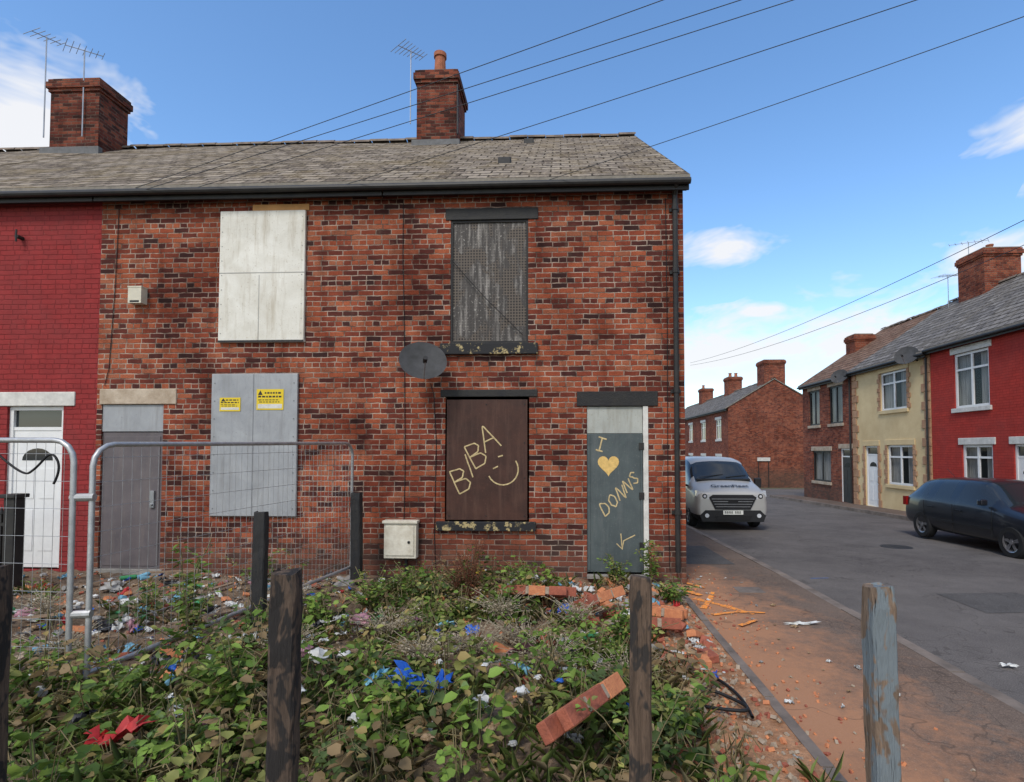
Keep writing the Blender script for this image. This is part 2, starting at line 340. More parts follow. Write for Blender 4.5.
# ------------------------------------------------------------ generic house
def house(name,ax,c,a0,a1,zb,ze,depth,zr,wall,roof,holes,lo=False,hi=False,rd=.1,fasc=M_black):
    root=empty(name)
    T=(lambda d,a,z:(a,c+d,z)) if ax=='Y' else (lambda d,a,z:(c+d,a,z))
    mb=MB()
    A=sorted({a0,a1,*[h[0] for h in holes],*[h[1] for h in holes]}); Z=sorted({zb,ze-.05,*[h[2] for h in holes],*[h[3] for h in holes]})
    for i in range(len(A)-1):
        for j in range(len(Z)-1):
            ca=(A[i]+A[i+1])/2; cz=(Z[j]+Z[j+1])/2
            if any(h[0]<ca<h[1] and h[2]<cz<h[3] for h in holes): continue
            p=[(A[i],Z[j]),(A[i+1],Z[j]),(A[i+1],Z[j+1]),(A[i],Z[j+1])]
            mb.poly([T(0,*q) for q in p],0,p)
    for h in holes:
        for (p,q) in(((h[0],h[2]),(h[0],h[3])),((h[1],h[2]),(h[1],h[3])),((h[0],h[2]),(h[1],h[2])),((h[0],h[3]),(h[1],h[3]))):
            pts=[T(0,*p),T(0,*q),T(rd,*q),T(rd,*p)]
            mb.poly(pts,0,[(p[0],p[1]),(q[0],q[1]),(q[0]+rd,q[1]),(p[0]+rd,p[1])])
    mb.poly([T(depth,a0,zb),T(depth,a1,zb),T(depth,a1,ze-.05),T(depth,a0,ze-.05)],0,[(a0,zb),(a1,zb),(a1,ze),(a0,ze)])
    for flag,a in((lo,a0),(hi,a1)):
        if flag:
            pp=[(0,zb),(depth,zb),(depth,ze-.05),(depth/2,zr-.08),(0,ze-.05)]
            mb.poly([T(d,a,z) for d,z in pp],0,pp)
    mb.build('walls',[wall],root)
    mb=MB(); e0=a0-(.06 if lo else 0); e1=a1+(.06 if hi else 0)
    sl=(zr-ze)/(depth/2); oh=.2
    prof=[(-oh,ze-sl*oh+.04),(depth/2,zr+.04),(depth+oh,ze-sl*oh+.04)]
    th=.07
    L=math.hypot(depth/2+oh,zr-ze+sl*oh)
    n=max(1,int((e1-e0)/.6))
    for (p,q) in((prof[0],prof[1]),(prof[2],prof[1])):
        for k in range(n):
            b0=e0+(e1-e0)*k/n; b1=e0+(e1-e0)*(k+1)/n
            for r in range(6):
                d0=p[0]+(q[0]-p[0])*r/6; d1=p[0]+(q[0]-p[0])*(r+1)/6; z0=p[1]+(q[1]-p[1])*r/6; z1=p[1]+(q[1]-p[1])*(r+1)/6
                sg=lambda a,d:.03*noise.noise(Vector((a*.6,d*.6,c)))*math.sin(math.pi*min(1,max(0,(d+oh)/(depth+2*oh))))*1.6
                mb.poly([T(d0,b0,z0+sg(b0,d0)),T(d0,b1,z0+sg(b1,d0)),T(d1,b1,z1+sg(b1,d1)),T(d1,b0,z1+sg(b0,d1))],0,[(b0,-L*r/6),(b1,-L*r/6),(b1,-L*(r+1)/6),(b0,-L*(r+1)/6)])
        mb.poly([T(p[0],e0,p[1]-th),T(p[0],e1,p[1]-th),T(q[0],e1,q[1]-th),T(q[0],e0,q[1]-th)],1)
        mb.poly([T(p[0],e0,p[1]-th),T(p[0],e1,p[1]-th),T(p[0],e1,p[1]),T(p[0],e0,p[1])],1)
        for e in(e0,e1): mb.poly([T(p[0],e,p[1]-th),T(q[0],e,q[1]-th),T(q[0],e,q[1]),T(p[0],e,p[1])],1)
    mb.build('roof',[roof,M_mortar],root)
    mb=MB(); a=e0
    while a<e1-.05:
        b=min(a+.44,e1); w=.13+R.uniform(-.006,.006); zz=zr+.045+R.uniform(-.012,.02)
        arc=[(depth/2+w*math.cos(k*math.pi/6),zz-.05+.1*math.sin(k*math.pi/6)) for k in range(7)]
        for k in range(6): mb.poly([T(arc[k][0],a,arc[k][1]),T(arc[k][0],b-.01,arc[k][1]),T(arc[k+1][0],b-.01,arc[k+1][1]),T(arc[k+1][0],a,arc[k+1][1])],0)
        a=b
    mb.build('ridge_tiles',[M_ridge],root)
    mb=MB(); zf=ze-sl*oh
    P0=T(-.17,e0+.01,zf-.16); P1=T(-.14,e1-.01,zf-.035)
    mb.box(min(P0[0],P1[0]),max(P0[0],P1[0]),min(P0[1],P1[1]),max(P0[1],P1[1]),P0[2],P1[2])
    mb.poly([T(-.14,e0+.01,zf-.1),T(-.14,e1-.01,zf-.1),T(0,e1-.01,zf-.1),T(0,e0+.01,zf-.1)])
    mb.cyl(T(-.22,e0,zf-.06),T(-.22,e1,zf-.06),.045,n=10)
    mb.build('gutter',[fasc],root)
    return root,T
M_ridge=simple('ridge_tile',(.26,.205,.16),.85,c2=(.11,.085,.07),scale=4)
def fbox(T,mb,d0,d1,a0,a1,z0,z1,mi=0):
    p=T(d0,a0,z0);q=T(d1,a1,z1)
    mb.box(min(p[0],q[0]),max(p[0],q[0]),min(p[1],q[1]),max(p[1],q[1]),z0,z1,mi)
def window(root,T,h,style=0,frame=M_white,bar=.06,name='window',glass=None):
    a0,a1,z0,z1=h; mb=MB()
    D0,D1=.04,.085
    for (x0,x1,y0,y1) in((a0,a0+bar,z0,z1),(a1-bar,a1,z0,z1),(a0+bar,a1-bar,z0,z0+bar),(a0+bar,a1-bar,z1-bar,z1)): fbox(T,mb,D0,D1,x0,x1,y0,y1,0)
    mid=(a0+a1)/2
    if style in(0,2): fbox(T,mb,D0,D1,mid-bar*.5,mid+bar*.5,z0+bar,z1-bar,0)
    if style==1 or style==2:
        zt=z1-(z1-z0)*.3
        for (x0,x1) in(((a0+bar,mid-bar*.5),(mid+bar*.5,a1-bar)) if style==2 else ((a0+bar,a1-bar),)): fbox(T,mb,D0+.004,D1-.003,x0,x1,zt-bar*.4,zt+bar*.4,0)
    mb.poly([T(.07,a0+.01,z0+.01),T(.07,a1-.01,z0+.01),T(.07,a1-.01,z1-.01),T(.07,a0+.01,z1-.01)],1)
    mb.build(name,[frame,glass or M_glass],root)
def paneldoor(root,T,h,mat,frame,glass=True):
    a0,a1,z0,z1=h; mb=MB(); b=.06
    for q in((a0,a0+b,z0,z1),(a1-b,a1,z0,z1),(a0+b,a1-b,z1-b,z1)): fbox(T,mb,.04,.1,*q,1)
    fbox(T,mb,.06,.1,a0+b,a1-b,z0,z1-b-.3,0)
    fbox(T,mb,.05,.1,a0+b,a1-b,z1-b-.3,z1-b-.25,1)
    mb.poly([T(.08,a0+b,z1-b-.25),T(.08,a1-b,z1-b-.25),T(.08,a1-b,z1-b),T(.08,a0+b,z1-b)],2)
    w=a1-a0-2*b; H=z1-z0-.36
    for k in(0,1):
        x0=a0+b+w*(.14+k*.42)
        for (f0,f1) in((.12,.42),(.5,.72)): fbox(T,mb,.052,.06,x0,x0+w*.3,z0+f0*H,z0+f1*H,0)
    if glass:
        cx=a0+b+w*.5; n=10; rr=w*.32
        pts=[T(.055,cx+rr*math.cos(math.pi*k/n),z0+.78*H+rr*.75*math.sin(math.pi*k/n)) for k in range(n+1)]
        mb.poly(pts,2)
    mb.cyl(T(.03,a0+b+.07,z0+.48*H),T(.06,a0+b+.07,z0+.48*H),.025,mi=3)
    mb.build('door',[mat,frame,M_glass,M_alu],root)
def chimney(name,root,x0,x1,y0,y1,z0,z1,pots,mat=M_chim):
    mb=MB(); mb.box(x0,x1,y0,y1,z0,z1-.3,0)
    z=z1-.3
    for k,e in enumerate((.035,.07,.07,.04)):
        mb.box(x0-e,x1+e,y0-e,y1+e,z+.0005,z+.0755,0); z+=.075
    mb.box(x0+.02,x1-.02,y0+.02,y1-.02,z,z+.05,1)
    for px,py,h,r in pots:
        mb.cyl((px,py,z+.02),(px,py,z+h*.85),r,r*.82,n=14,mi=2); mb.cyl((px,py,z+h*.85),(px,py,z+h),r*1.02,r*1.02,n=14,mi=2); mb.cyl((px,py,z+h),(px,py,z+h+.004),r*.75,n=14,mi=3)
    return mb.build(name,[mat,M_mortar,M_terra,M_cable],root)
def aerial(root,x,y,z,h,ang=0,n=7,L=.9):
    mb=MB(); mb.cyl((x,y,z),(x,y,z+h),.014,n=6)
    c,s=math.cos(ang),math.sin(ang); zz=z+h-.08
    mb.cyl((x-c*L/2,y-s*L/2,zz),(x+c*L/2,y+s*L/2,zz+.12),.010,n=5)
    for k in range(n):
        f=k/(n-1)-.5; px,py,pz=x+c*L*f,y+s*L*f,zz+.06+.12*f; w=.16+.14*(.5-f)
        mb.cyl((px+s*w,py-c*w,pz),(px-s*w,py+c*w,pz),.007,n=4)
    mb.build('tv_aerial',[M_alu],root)

# ------------------------------------------------------------ main terrace
FY=7.7; ZE=5.75; ZR=9.35; DEP=10.4
hEnd=[(-1.60,-.47,3.33,5.14),(-1.665,-.455,.78,2.56),(.365,1.235,.03,2.42)]
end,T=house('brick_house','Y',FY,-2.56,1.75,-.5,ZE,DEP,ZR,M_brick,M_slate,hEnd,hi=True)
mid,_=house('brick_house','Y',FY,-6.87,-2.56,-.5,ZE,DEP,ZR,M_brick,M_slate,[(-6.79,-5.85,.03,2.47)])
redh,_=house('red_painted_house','Y',FY,-11.18,-6.87,-.5,ZE,DEP,ZR,M_redp,M_slate,[(-8.25,-7.38,.03,2.45),(-10.6,-9.3,.8,2.5),(-10.6,-9.3,3.4,5.1)])
red2,_=house('brick_house','Y',FY,-15.5,-11.18,-.5,ZE,DEP,ZR,M_brick2,M_slate,[(-14.8,-13.4,.8,2.5),(-14.8,-13.4,3.4,5.1),(-12.5,-11.6,.03,2.4)])
house('brick_house','Y',FY,-24,-15.5,-.5,ZE,DEP,ZR,M_brick2,M_slate,[],lo=True)
mb=MB()
fbox(T,mb,-.015,.09,-1.675,-.325,5.14,5.31,0); fbox(T,mb,-.06,.09,-1.74,-.33,3.17,3.33,1)
fbox(T,mb,-.015,.09,-1.735,-.335,2.56,2.665,0); fbox(T,mb,-.06,.09,-1.78,-.36,.65,.78,1)
fbox(T,mb,-.02,.09,.225,1.37,2.42,2.63,0)
mb.build('lintels_and_sills',[M_blackpeel,M_sill],end,bevel=.008)
mb=MB(); fbox(T,mb,.03,.05,-1.6,-.47,3.33,5.14); 
mb.build('perforated_window_screen',[M_perf],end)
mb=MB()
for q in((-1.6,-1.57,3.33,5.14),(-.5,-.47,3.33,5.14),(-1.57,-.5,5.11,5.14),(-1.57,-.5,3.33,3.37)): fbox(T,mb,.01,.03,*q)
mb.build('screen_frame',[M_blackpeel],end)
curve('screen_cable',[[(-1.58,FY-.02,4.55),(-1.2,FY-.03,4.1),(-.85,FY-.03,3.75),(-.55,FY-.02,3.45)]],.006,M_cable,end,1,True)
mb=MB(); fbox(T,mb,-.012,.04,-1.64,-.48,.8,2.52)
mb.build('window_board',[M_bbrown],end,bevel=.004)
mb=MB()
for x in(-1.6,-1.07,-.52):
    for z in(.86,1.4,1.9,2.45): mb.cyl(T(-.02,x,z),T(-.012,x,z),.009,n=8)
mb.build('board_bolts',[M_blackpeel],end)
mb=MB(); fbox(T,mb,.0,.05,.37,1.155,.08,2.03,0); fbox(T,mb,.02,.05,.37,1.155,2.035,2.415,1); fbox(T,mb,-.01,.06,1.16,1.232,.05,2.418,2)
fbox(T,mb,-.012,.0,.38,.41,.1,2.02,0); fbox(T,mb,-.014,0,1.12,1.15,.1,2.02,0)
for z in(.4,1.1,1.8): fbox(T,mb,-.02,-.001,1.1,1.17,z,z+.1,3)
mb.box(.36,1.24,FY-.08,FY+.08,.0,.045,4)
mb.build('security_door',[M_door,M_trans,M_whitep,M_black,M_concrete],end,bevel=.003)
mb=MB(); mb.cyl((1.62,FY-.07,5.45),(1.62,FY-.07,.1),.036,n=12); mb.cyl((1.62,FY-.2,5.55),(1.62,FY-.07,5.42),.036,n=10)
for z in(.9,2.6,4.3,5.2): mb.cyl((1.62,FY-.07,z),(1.62,FY-.07,z+.07),.046,n=12); mb.box(1.55,1.69,FY-.03,FY-.002,z,z+.05)
mb.build('downpipe',[M_black],end)
curve('wall_cables',[[(1.50,FY-.012,5.4),(1.51,FY-.012,3.5),(1.5,FY-.012,1.1),(1.52,FY-.012,.1)],
 [(-1.88,FY-.012,2.75),(-1.83,FY-.012,2.6),(-1.79,FY-.012,1.9),(-1.81,FY-.012,.6),(-1.79,FY-.012,.1)],
 [(-6.6,FY-.012,5.4),(-6.63,FY-.012,4.2),(-6.69,FY-.012,3.0),(-6.75,FY-.012,2.75)],
 [(-2.3,FY-.012,5.42),(-2.3,FY-.012,4.6),(-2.27,FY-.012,3.6),(-2.24,FY-.012,1.6),(-2.25,FY-.012,.8)]],.005,M_cable,end)
def dish(parent,x,y,z,r,dirv,wall,mat):
    d=Vector(dirv).normalized(); a=d.cross(Vector((0,0,1))).normalized(); b=a.cross(d)
    if b.z<0: b=-b
    mb=MB(); C=Vector((x,y,z)); rings=[]
    for k in range(6):
        q=k/5; rings.append([C+d*(.2*r*(q*q))+(a*math.cos(j*math.pi/16)*1.08+b*math.sin(j*math.pi/16))*r*max(q,.001) for j in range(32)])
    for k in range(5):
        for j in range(32): mb.poly([rings[k][j],rings[k][(j+1)%32],rings[k+1][(j+1)%32],rings[k+1][j]])
    f=C+d*r*1.15-b*r*.55
    mb.cyl(C-b*r*.98+d*.2*r,f,.010,n=6,mi=2); mb.cyl(f+d*.03,f-d*.07,.03,n=10,mi=1)
    mb.cyl(C-d*.02,wall,.02,n=8,mi=1)
    mb.build('satellite_dish',[mat,M_black,M_alu],parent,smooth=True)
M_dish=simple('dish_dark',(.075,.075,.078),.7,bump=0,c2=(.045,.045,.045),spec=.2)
dish(end,-1.90,FY-.38,3.0,.30,(.30,-.85,.40),(-1.92,FY,2.86),M_dish)
mb=MB()
mb.box(-2.5,-2.04,FY-.13,FY-.003,.27,.76); mb.box(-2.52,-2.02,FY-.16,FY-.004,.762,.80); mb.box(-2.47,-2.07,FY-.142,FY-.13,.31,.73)
mb.build('gas_meter_box',[simple('meter_box_plastic',(.75,.71,.60),.6,c2=(.52,.46,.36),scale=7)],end,bevel=.012)
mb=MB(); mb.cyl((-2.14,FY-.15,.5),(-2.14,FY-.141,.5),.02); mb.cyl((-2.2,FY-.06,.27),(-2.2,FY-.06,-.05),.022,n=8)
mb.build('gas_meter_pipe',[M_cable],end)
chimney('chimney',end,-3.38,-2.44,12.3,13.4,8.3,10.72,[(-2.91,12.65,.66,.15),(-2.96,13.1,.3,.12)])
chimney('chimney',redh,-12.15,-10.95,12.1,12.95,8.3,10.62,[])
chimney('chimney',red2,-12.15,-10.95,14.6,15.6,7.6,10.0,[])
aerial(end,-3.5,12.2,9.4,1.75,.9,8,.7)
aerial(redh,-12.25,12.05,9.2,2.45,1.3,6,.6); aerial(redh,-11.3,12.05,9.2,2.1,.9,7,.7)
mb=MB(); mb.cyl((-2.38,12.15,9.1),(-2.40,12.2,10.3),.02); mb.build('flue_pipe',[M_black],end)
M_lead=simple('lead_flashing',(.17,.17,.175),.7,metal=.0,c2=(.10,.10,.10),scale=6)
def roofz(y): return ZE+(y-FY)*(ZR-ZE)/(DEP/2)+.04
mb=MB(); mb.box(-3.48,-2.35,12.22,12.32,roofz(12.2)-.1,roofz(12.3)+.06); mb.box(-12.3,-10.85,12.0,12.12,roofz(12)-.05,roofz(12.1)+.1)
mb.build('lead_flashing',[M_lead],end,bevel=.01)
for i,(x,y) in enumerate(((-.72,12.0),(-.95,9.0))):
    mb=MB(); z=roofz(y); mb.box(x-.11,x+.11,y-.07,y+.07,z-.1,z+.07); mb.build('roof_vent',[M_black],end,bevel=.02)
mb=MB(); fbox(T,mb,-.05,0.0,-5.02,-3.74,3.37,5.32)
mb.build('window_board_upper',[M_bwhite],mid,bevel=.01)
mb=MB(); fbox(T,mb,-.0535,-.05,-5.02,-3.74,4.39,4.4); fbox(T,mb,-.0535,-.05,-4.42,-4.412,3.37,4.36)
for k in range(9):
    for x in(-4.98,-3.78): mb.cyl(T(-.054,x,3.5+k*.215),T(-.05,x,3.5+k*.215),.009,n=6)
mb.build('board_seams',[simple('seam_pale',(.42,.41,.38),.6)],mid)
mb=MB(); fbox(T,mb,-.02,.0,-4.55,-3.7,5.33,5.42); mb.build('window_head_timber',[simple('raw_timber',(.62,.32,.12),.8,scale=5)],mid)
mb=MB(); fbox(T,mb,-.055,-.05,-5.02,-3.74,3.37,3.40); mb.build('window_sill',[M_black],mid)
mb=MB(); fbox(T,mb,-.045,0.0,-5.10,-3.82,.84,2.91); mb.build('window_board_lower',[M_bgrey],mid,bevel=.008)
mb=MB(); fbox(T,mb,-.048,-.045,-4.475,-4.467,.86,2.9)
for x in(-5.05,-3.87):
    for k in range(8): z=.95+k*.26; mb.cyl(T(-.050,x,z),T(-.045,x,z),.009,n=8)
mb.build('board_seam_and_bolts',[simple('seam_dark',(.2,.21,.22),.6)],mid)
M_yel=simple('sign_yellow',(.75,.55,.03),.5,bump=0,var=.1)
mb=MB()
for x0,x1,z0,z1 in((-4.97,-4.66,2.36,2.56),(-4.42,-4.02,2.38,2.68)):
    fbox(T,mb,-.052,-.0505,x0,x1,z0,z1,0)
    w=x1-x0;h=z1-z0
    fbox(T,mb,-.0535,-.0522,x0+.02,x1-.02,z0+.02,z0+h*.28,2)
    for k,(c0,c1,zz) in enumerate(((.3,.9,.78),(.06,.92,.60),(.06,.8,.46),(.1,.85,.36))):
        xx=x0+w*c0
        while xx<x0+w*c1: 
            e=min(xx+R.uniform(.02,.05),x0+w*c1); fbox(T,mb,-.0535,-.0522,xx,e,z0+h*zz,z0+h*(zz+(.08 if k<2 else .04)),1); xx=e+.014
    mb.poly([T(-.0536,x0+.02,z0+h*.72),T(-.0536,x0+.09,z0+h*.72),T(-.0536,x0+.055,z0+h*.95)],1)
mb.build('warning_signs',[M_yel,M_black,M_whitep],mid)
mb=MB(); fbox(T,mb,-.02,.09,-6.82,-5.65,2.47,2.70); mb.build('stone_lintel',[M_stone],mid,bevel=.012)
mb=MB(); fbox(T,mb,.03,.08,-6.79,-5.85,.06,2.06,0); fbox(T,mb,.015,.08,-6.79,-5.85,2.07,2.465,1); fbox(T,mb,.02,.03,-6.75,-5.9,.1,2.0,0)
fbox(T,mb,-.01,.02,-6.02,-5.96,.95,1.2,2); mb.cyl(T(-.03,-5.99,1.0),T(.02,-5.99,1.0),.02,mi=2); fbox(T,mb,-.03,.1,-6.87+.01,-5.8,-.02,.058,3)
mb.build('door',[M_door2,M_bgrey,M_alu,M_concrete],mid,bevel=.004)
mb=MB(); fbox(T,mb,-.12,0,-6.34,-6.14,3.95,4.18,0); fbox(T,mb,-.125,0,-6.345,-6.135,4.18,4.2,0); fbox(T,mb,-.121,-.12,-6.31,-6.17,3.96,3.99,1)
mb.build('alarm_box',[simple('alarm_box_cream',(.68,.63,.5),.5,var=.2),M_black],mid,bevel=.02)
mb=MB(); fbox(T,mb,-.02,.09,-8.42,-7.2,2.45,2.66); fbox(T,mb,-.05,.09,-10.7,-9.2,.68,.8); fbox(T,mb,-.05,.09,-10.7,-9.2,3.28,3.4)
fbox(T,mb,-.02,.09,-10.7,-9.2,2.5,2.7); fbox(T,mb,-.02,.09,-10.7,-9.2,5.1,5.3); mb.build('lintels_and_sills',[M_whitep],redh,bevel=.01)
paneldoor(redh,T,(-8.25,-7.38,.06,2.45),M_white,M_white)
for h in((-10.6,-9.3,.8,2.5),(-10.6,-9.3,3.4,5.1)): window(redh,T,h,2)
for h in((-14.8,-13.4,.8,2.5),(-14.8,-13.4,3.4,5.1)): window(red2,T,h,2)
paneldoor(red2,T,(-12.5,-11.6,.06,2.4),M_black,M_white)
mb=MB(); mb.cyl(T(-.1,-8.1,4.98),T(0,-8.1,4.98),.03,n=8); mb.cyl(T(-.1,-8.1,5.08),T(-.1,-8.1,4.9),.012,n=6); mb.build('cable_bracket',[M_black],redh)

# ---- graffiti
GL={'B':[[(0,0),(0,1)],[(0,1),(.45,.95),(.55,.78),(.4,.58),(0,.52)],[(0,.52),(.5,.48),(.62,.25),(.45,.03),(0,0)]],
'I':[[(.15,0),(.15,1)]],'A':[[(0,0),(.3,1),(.62,0)],[(.12,.38),(.5,.38)]],
'D':[[(0,0),(0,1),(.4,.85),(.55,.5),(.38,.1),(0,0)]],'O':[[(.3,0),(.05,.25),(.02,.65),(.28,1),(.55,.7),(.55,.25),(.3,0)]],
'N':[[(0,0),(0,1),(.5,0),(.5,1)]],'S':[[(.5,.85),(.25,1),(.03,.78),(.25,.52),(.5,.3),(.3,.02),(0,.15)]],
'T':[[(-.1,1),(.55,1)],[(.22,1),(.22,0)],[(-.05,0),(.5,0)]]}
def text(name,word,x,z,size,ang,adv,y,parent,r=.011,lang=None):
    lang=ang if lang is None else lang
    sp=[]; px=0
    for ch in word:
        ox=x+math.cos(ang)*px*size; oz=z+math.sin(ang)*px*size
        la=lang+R.uniform(-.12,.12); c,s=math.cos(la),math.sin(la); sz=size*R.uniform(.9,1.12)
        for st in GL[ch]:
            pts=[]
            for (a,b),(a2,b2) in zip(st[:-1],st[1:]):
                for k in range(3):
                    q=k/3; X=(a+(a2-a)*q)*sz+R.uniform(-.004,.004); Z=(b+(b2-b)*q)*sz+R.uniform(-.004,.004)
                    pts.append((ox+c*X-s*Z,0,oz+s*X+c*Z))
            X=st[-1][0]*sz; Z=st[-1][1]*sz; pts.append((ox+c*X-s*Z,0,oz+s*X+c*Z)); sp.append(pts)
        px+=adv if ch!='I' else adv*.6
    o=curve(name,sp,r,M_paintmark,parent,1,True); o.location.y=y; o.scale=(1,.12,1)
text('graffiti_name','BIBA',-1.45,1.17,.38,1.0,.70,FY-.014,end,.011,.38)
def arcpts(cx,cz,r,a0,a1,n=14): return [(cx+r*math.cos(a0+(a1-a0)*k/n),0,cz+r*math.sin(a0+(a1-a0)*k/n)) for k in range(n+1)]
o=curve('graffiti_smile',[arcpts(-.83,1.52,.22,-2.7,.6),[(-.97,0,1.53),(-.90,0,1.565)],[(-.90,0,1.70),(-.83,0,1.72)]],.011,M_paintmark,end); o.location.y=FY-.014; o.scale=(1,.12,1)
text('graffiti_i','T',.50,1.80,.17,-.35,.5,FY-.002,end,.012)
text('graffiti_name','DONNS',.62,.86,.19,.82,.80,FY-.002,end,.0105,.45)
hp=[(.67+.16*(16*math.sin(q)**3)/17,FY-.004,1.59+.17*(13*math.cos(q)-5*math.cos(2*q)-2*math.cos(3*q)-math.cos(4*q))/17) for q in [k*2*math.pi/32 for k in range(32)]]
mb=MB(); mb.poly(hp); mb.build('graffiti_heart',[M_heart],end)
o=curve('graffiti_tick',[[(.78,0,.48),(.86,0,.40),(.88,0,.52),(1.04,0,.6)],[(.86,0,.40),(.84,0,.62)]],.009,M_paintmark,end); o.location.y=FY-.002; o.scale=(1,.12,1)

# ------------------------------------------------------------ right-hand row (X=12)
RX=12.0
dims=[('brick_house',22.7,27.3,M_brick2,M_tileb,5.05,7.75,[(25.55,26.6,2.95,4.6),(23.5,24.65,2.95,4.6),(24.6,26.3,.35,1.75),(22.85,23.75,-.42,1.85)]),
 ('cream_rendered_house',18.0,22.7,M_cream,M_slate2,5.12,7.85,[(19.2,20.75,3.25,4.65),(18.95,20.4,.55,1.97),(21.0,21.85,-.38,1.95)]),
 ('red_painted_house',13.4,18.0,M_redp2,M_slate2,5.2,8.0,[(15.6,16.95,3.05,4.7),(15.55,16.7,.72,1.95),(13.95,14.85,-.3,1.95)]),
 ('red_painted_house',8.8,13.4,M_redp2,M_slate2,5.2,8.0,[(11,12.4,3.05,4.7),(11,12.4,.7,2.0),(9.2,10.1,-.25,1.95)]),
 ('brick_house',3.0,8.8,M_brick2,M_slate2,5.2,8.0,[(6.4,7.8,3.05,4.7),(6.4,7.8,.7,2.0)])]
for i,(nm,a0,a1,wm,rm,ze,zr,hs) in enumerate(dims):
    rt,TX=house(nm,'X',RX,a0,a1,-1.2,ze,8.0,zr,wm,rm,hs,lo=(i==4),hi=(i==0))
    for k,h in enumerate(hs):
        isdoor=h[2]<.0
        fr=M_white if i!=0 else M_black
        if isdoor: paneldoor(rt,TX,h,M_white if i in(1,2) else M_black,M_white)
        else: window(rt,TX,h,2 if i!=0 else 0,fr,glass=M_wglass,bar=.075)
    mb=MB(); m_=M_whitep if i in(2,3) else (M_stone if i==0 else M_cream)
    for h in hs:
        fbox(TX,mb,-.03,.05,h[0]-.12,h[1]+.12,h[3],h[3]+.2)
        if h[2]>0: fbox(TX,mb,-.06,.05,h[0]-.08,h[1]+.08,h[2]-.13,h[2])
    mb.build('lintels_and_sills',[m_],rt,bevel=.01)
    mb=MB()
    for h in hs:
        if h[2]>0:
            n=30
            for q in range(n):
                f0,f1=q/n,(q+1)/n
                if i>0 and .36<f0<.6: continue
                y0,y1=h[0]+(h[1]-h[0])*f0,h[0]+(h[1]-h[0])*f1; d0,d1=.15+.02*(q%2),.15+.02*((q+1)%2)
                mb.poly([TX(d0,y0,h[2]),TX(d1,y1,h[2]),TX(d1,y1,h[3]),TX(d0,y0,h[3])])
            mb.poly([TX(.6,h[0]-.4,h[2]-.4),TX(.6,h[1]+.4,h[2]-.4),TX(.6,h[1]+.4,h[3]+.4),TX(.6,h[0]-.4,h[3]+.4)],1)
    mb.build('curtains',[M_curtain,M_cable],rt)
    if i==1:
        mb=MB(); z=-.5; k=0
        while z<ze-.35:
            for e0,e1,s_ in((a0+.005,a0+.42,0),(a1-.42,a1-.005,1)):
                w=.28 if k%2 else .42
                fbox(TX,mb,-.04,0,*( (e0,e0+w) if s_==0 else (e1-w,e1)),z+.01,z+.29)
            z+=.3;k+=1
        for h in hs:
            for k2 in range(8):
                z0=h[2]+k2*(h[3]-h[2])/8; w=.12 if k2%2 else .2
                for q in((h[0]-w,h[0]),(h[1],h[1]+w)): fbox(TX,mb,-.03,0,*q,z0+.01,z0+(h[3]-h[2])/8-.005)
        mb.build('stone_cladding',[simple('stone_quoins',(.50,.30,.18),.9,c2=(.30,.16,.09),scale=3)],rt,bevel=.01)
    mb=MB(); mb.cyl(TX(-.06,a0+.12,ze-.3),TX(-.06,a0+.12,-.4),.035,n=8); mb.build('downpipe',[M_black],rt)
    if i==0: chimney('chimney',rt,14.0,14.9,26.2,27.0,5.8,7.3,[],mat=M_brick2); dish(rt,RX-.35,23.0,4.85,.32,(-.7,-.55,.4),(RX,23.0,4.8),M_dish)
    if i==1:
        chimney('chimney',rt,15.4,16.7,20.1,21.4,7.0,9.15,[(16.0,20.6,.3,.12)],mat=M_brick2); dish(rt,RX-.35,18.6,4.95,.34,(-.7,-.55,.4),(RX,18.6,4.8),M_dish)
        aerial(rt,15.9,21.5,8.4,1.5,2.4,7,1.2); aerial(rt,15.3,21.8,7.2,1.5,.3,7,1.0)
    if i==3: chimney('chimney',rt,15.5,16.9,12.6,14.1,7.0,9.3,[(16,13,.3,.12)],mat=M_brick2)
far,TX=house('brick_house','X',12.0,39.3,66,-1.3,4.9,6.6,6.9,M_brick2,M_slate2,[(41+4.4*k,42.4+4.4*k,2.6,4.1) for k in range(5)]+[(41+4.4*k,42.4+4.4*k,-.1,1.3) for k in range(5)],lo=True,hi=True)
for k in range(5):
    for z0,z1 in((2.6,4.1),(-.1,1.3)): window(far,TX,(41+4.4*k,42.4+4.4*k,z0,z1),2)
mb=MB()
for k in range(5):
    for z0,z1 in((2.6,4.1),(-.1,1.3)): fbox(TX,mb,-.04,.04,40.9+4.4*k,42.5+4.4*k,z0-.15,z0); fbox(TX,mb,-.04,.04,40.9+4.4*k,42.5+4.4*k,z1,z1+.2)
mb.build('lintels_and_sills',[M_whitep],far)
chimney('chimney',far,14.7,16.2,39.6,41,6,8.3,[],mat=M_brick2)
chimney('chimney',far,14.7,15.9,48,49.2,6,8.2,[(15,48.4,.4,.15),(15.5,48.4,.4,.15)],mat=M_brick2)
chimney('chimney',far,14.7,15.9,57,58.2,6,8.2,[(15,57.4,.4,.15)],mat=M_brick2)
wl=empty('brick_wall'); mb=MB(); mb.box(18.6,40,39.6,39.85,-1.3,1.2); mb.build('wall',[M_brick2],wl); mb=MB(); mb.box(18.55,40,39.55,39.9,1.2,1.3); mb.build('coping',[M_stone],wl)
sgn=empty('street_sign'); mb=MB(); mb.box(14.0,14.9,39.2,39.24,1.0,1.25,0); mb.cyl((14.1,39.26,-1.0),(14.1,39.26,1.2),.03,n=8,mi=1); mb.cyl((14.8,39.26,-1.0),(14.8,39.26,1.2),.03,n=8,mi=1); mb.build('plate',[M_whitep,M_black],sgn)

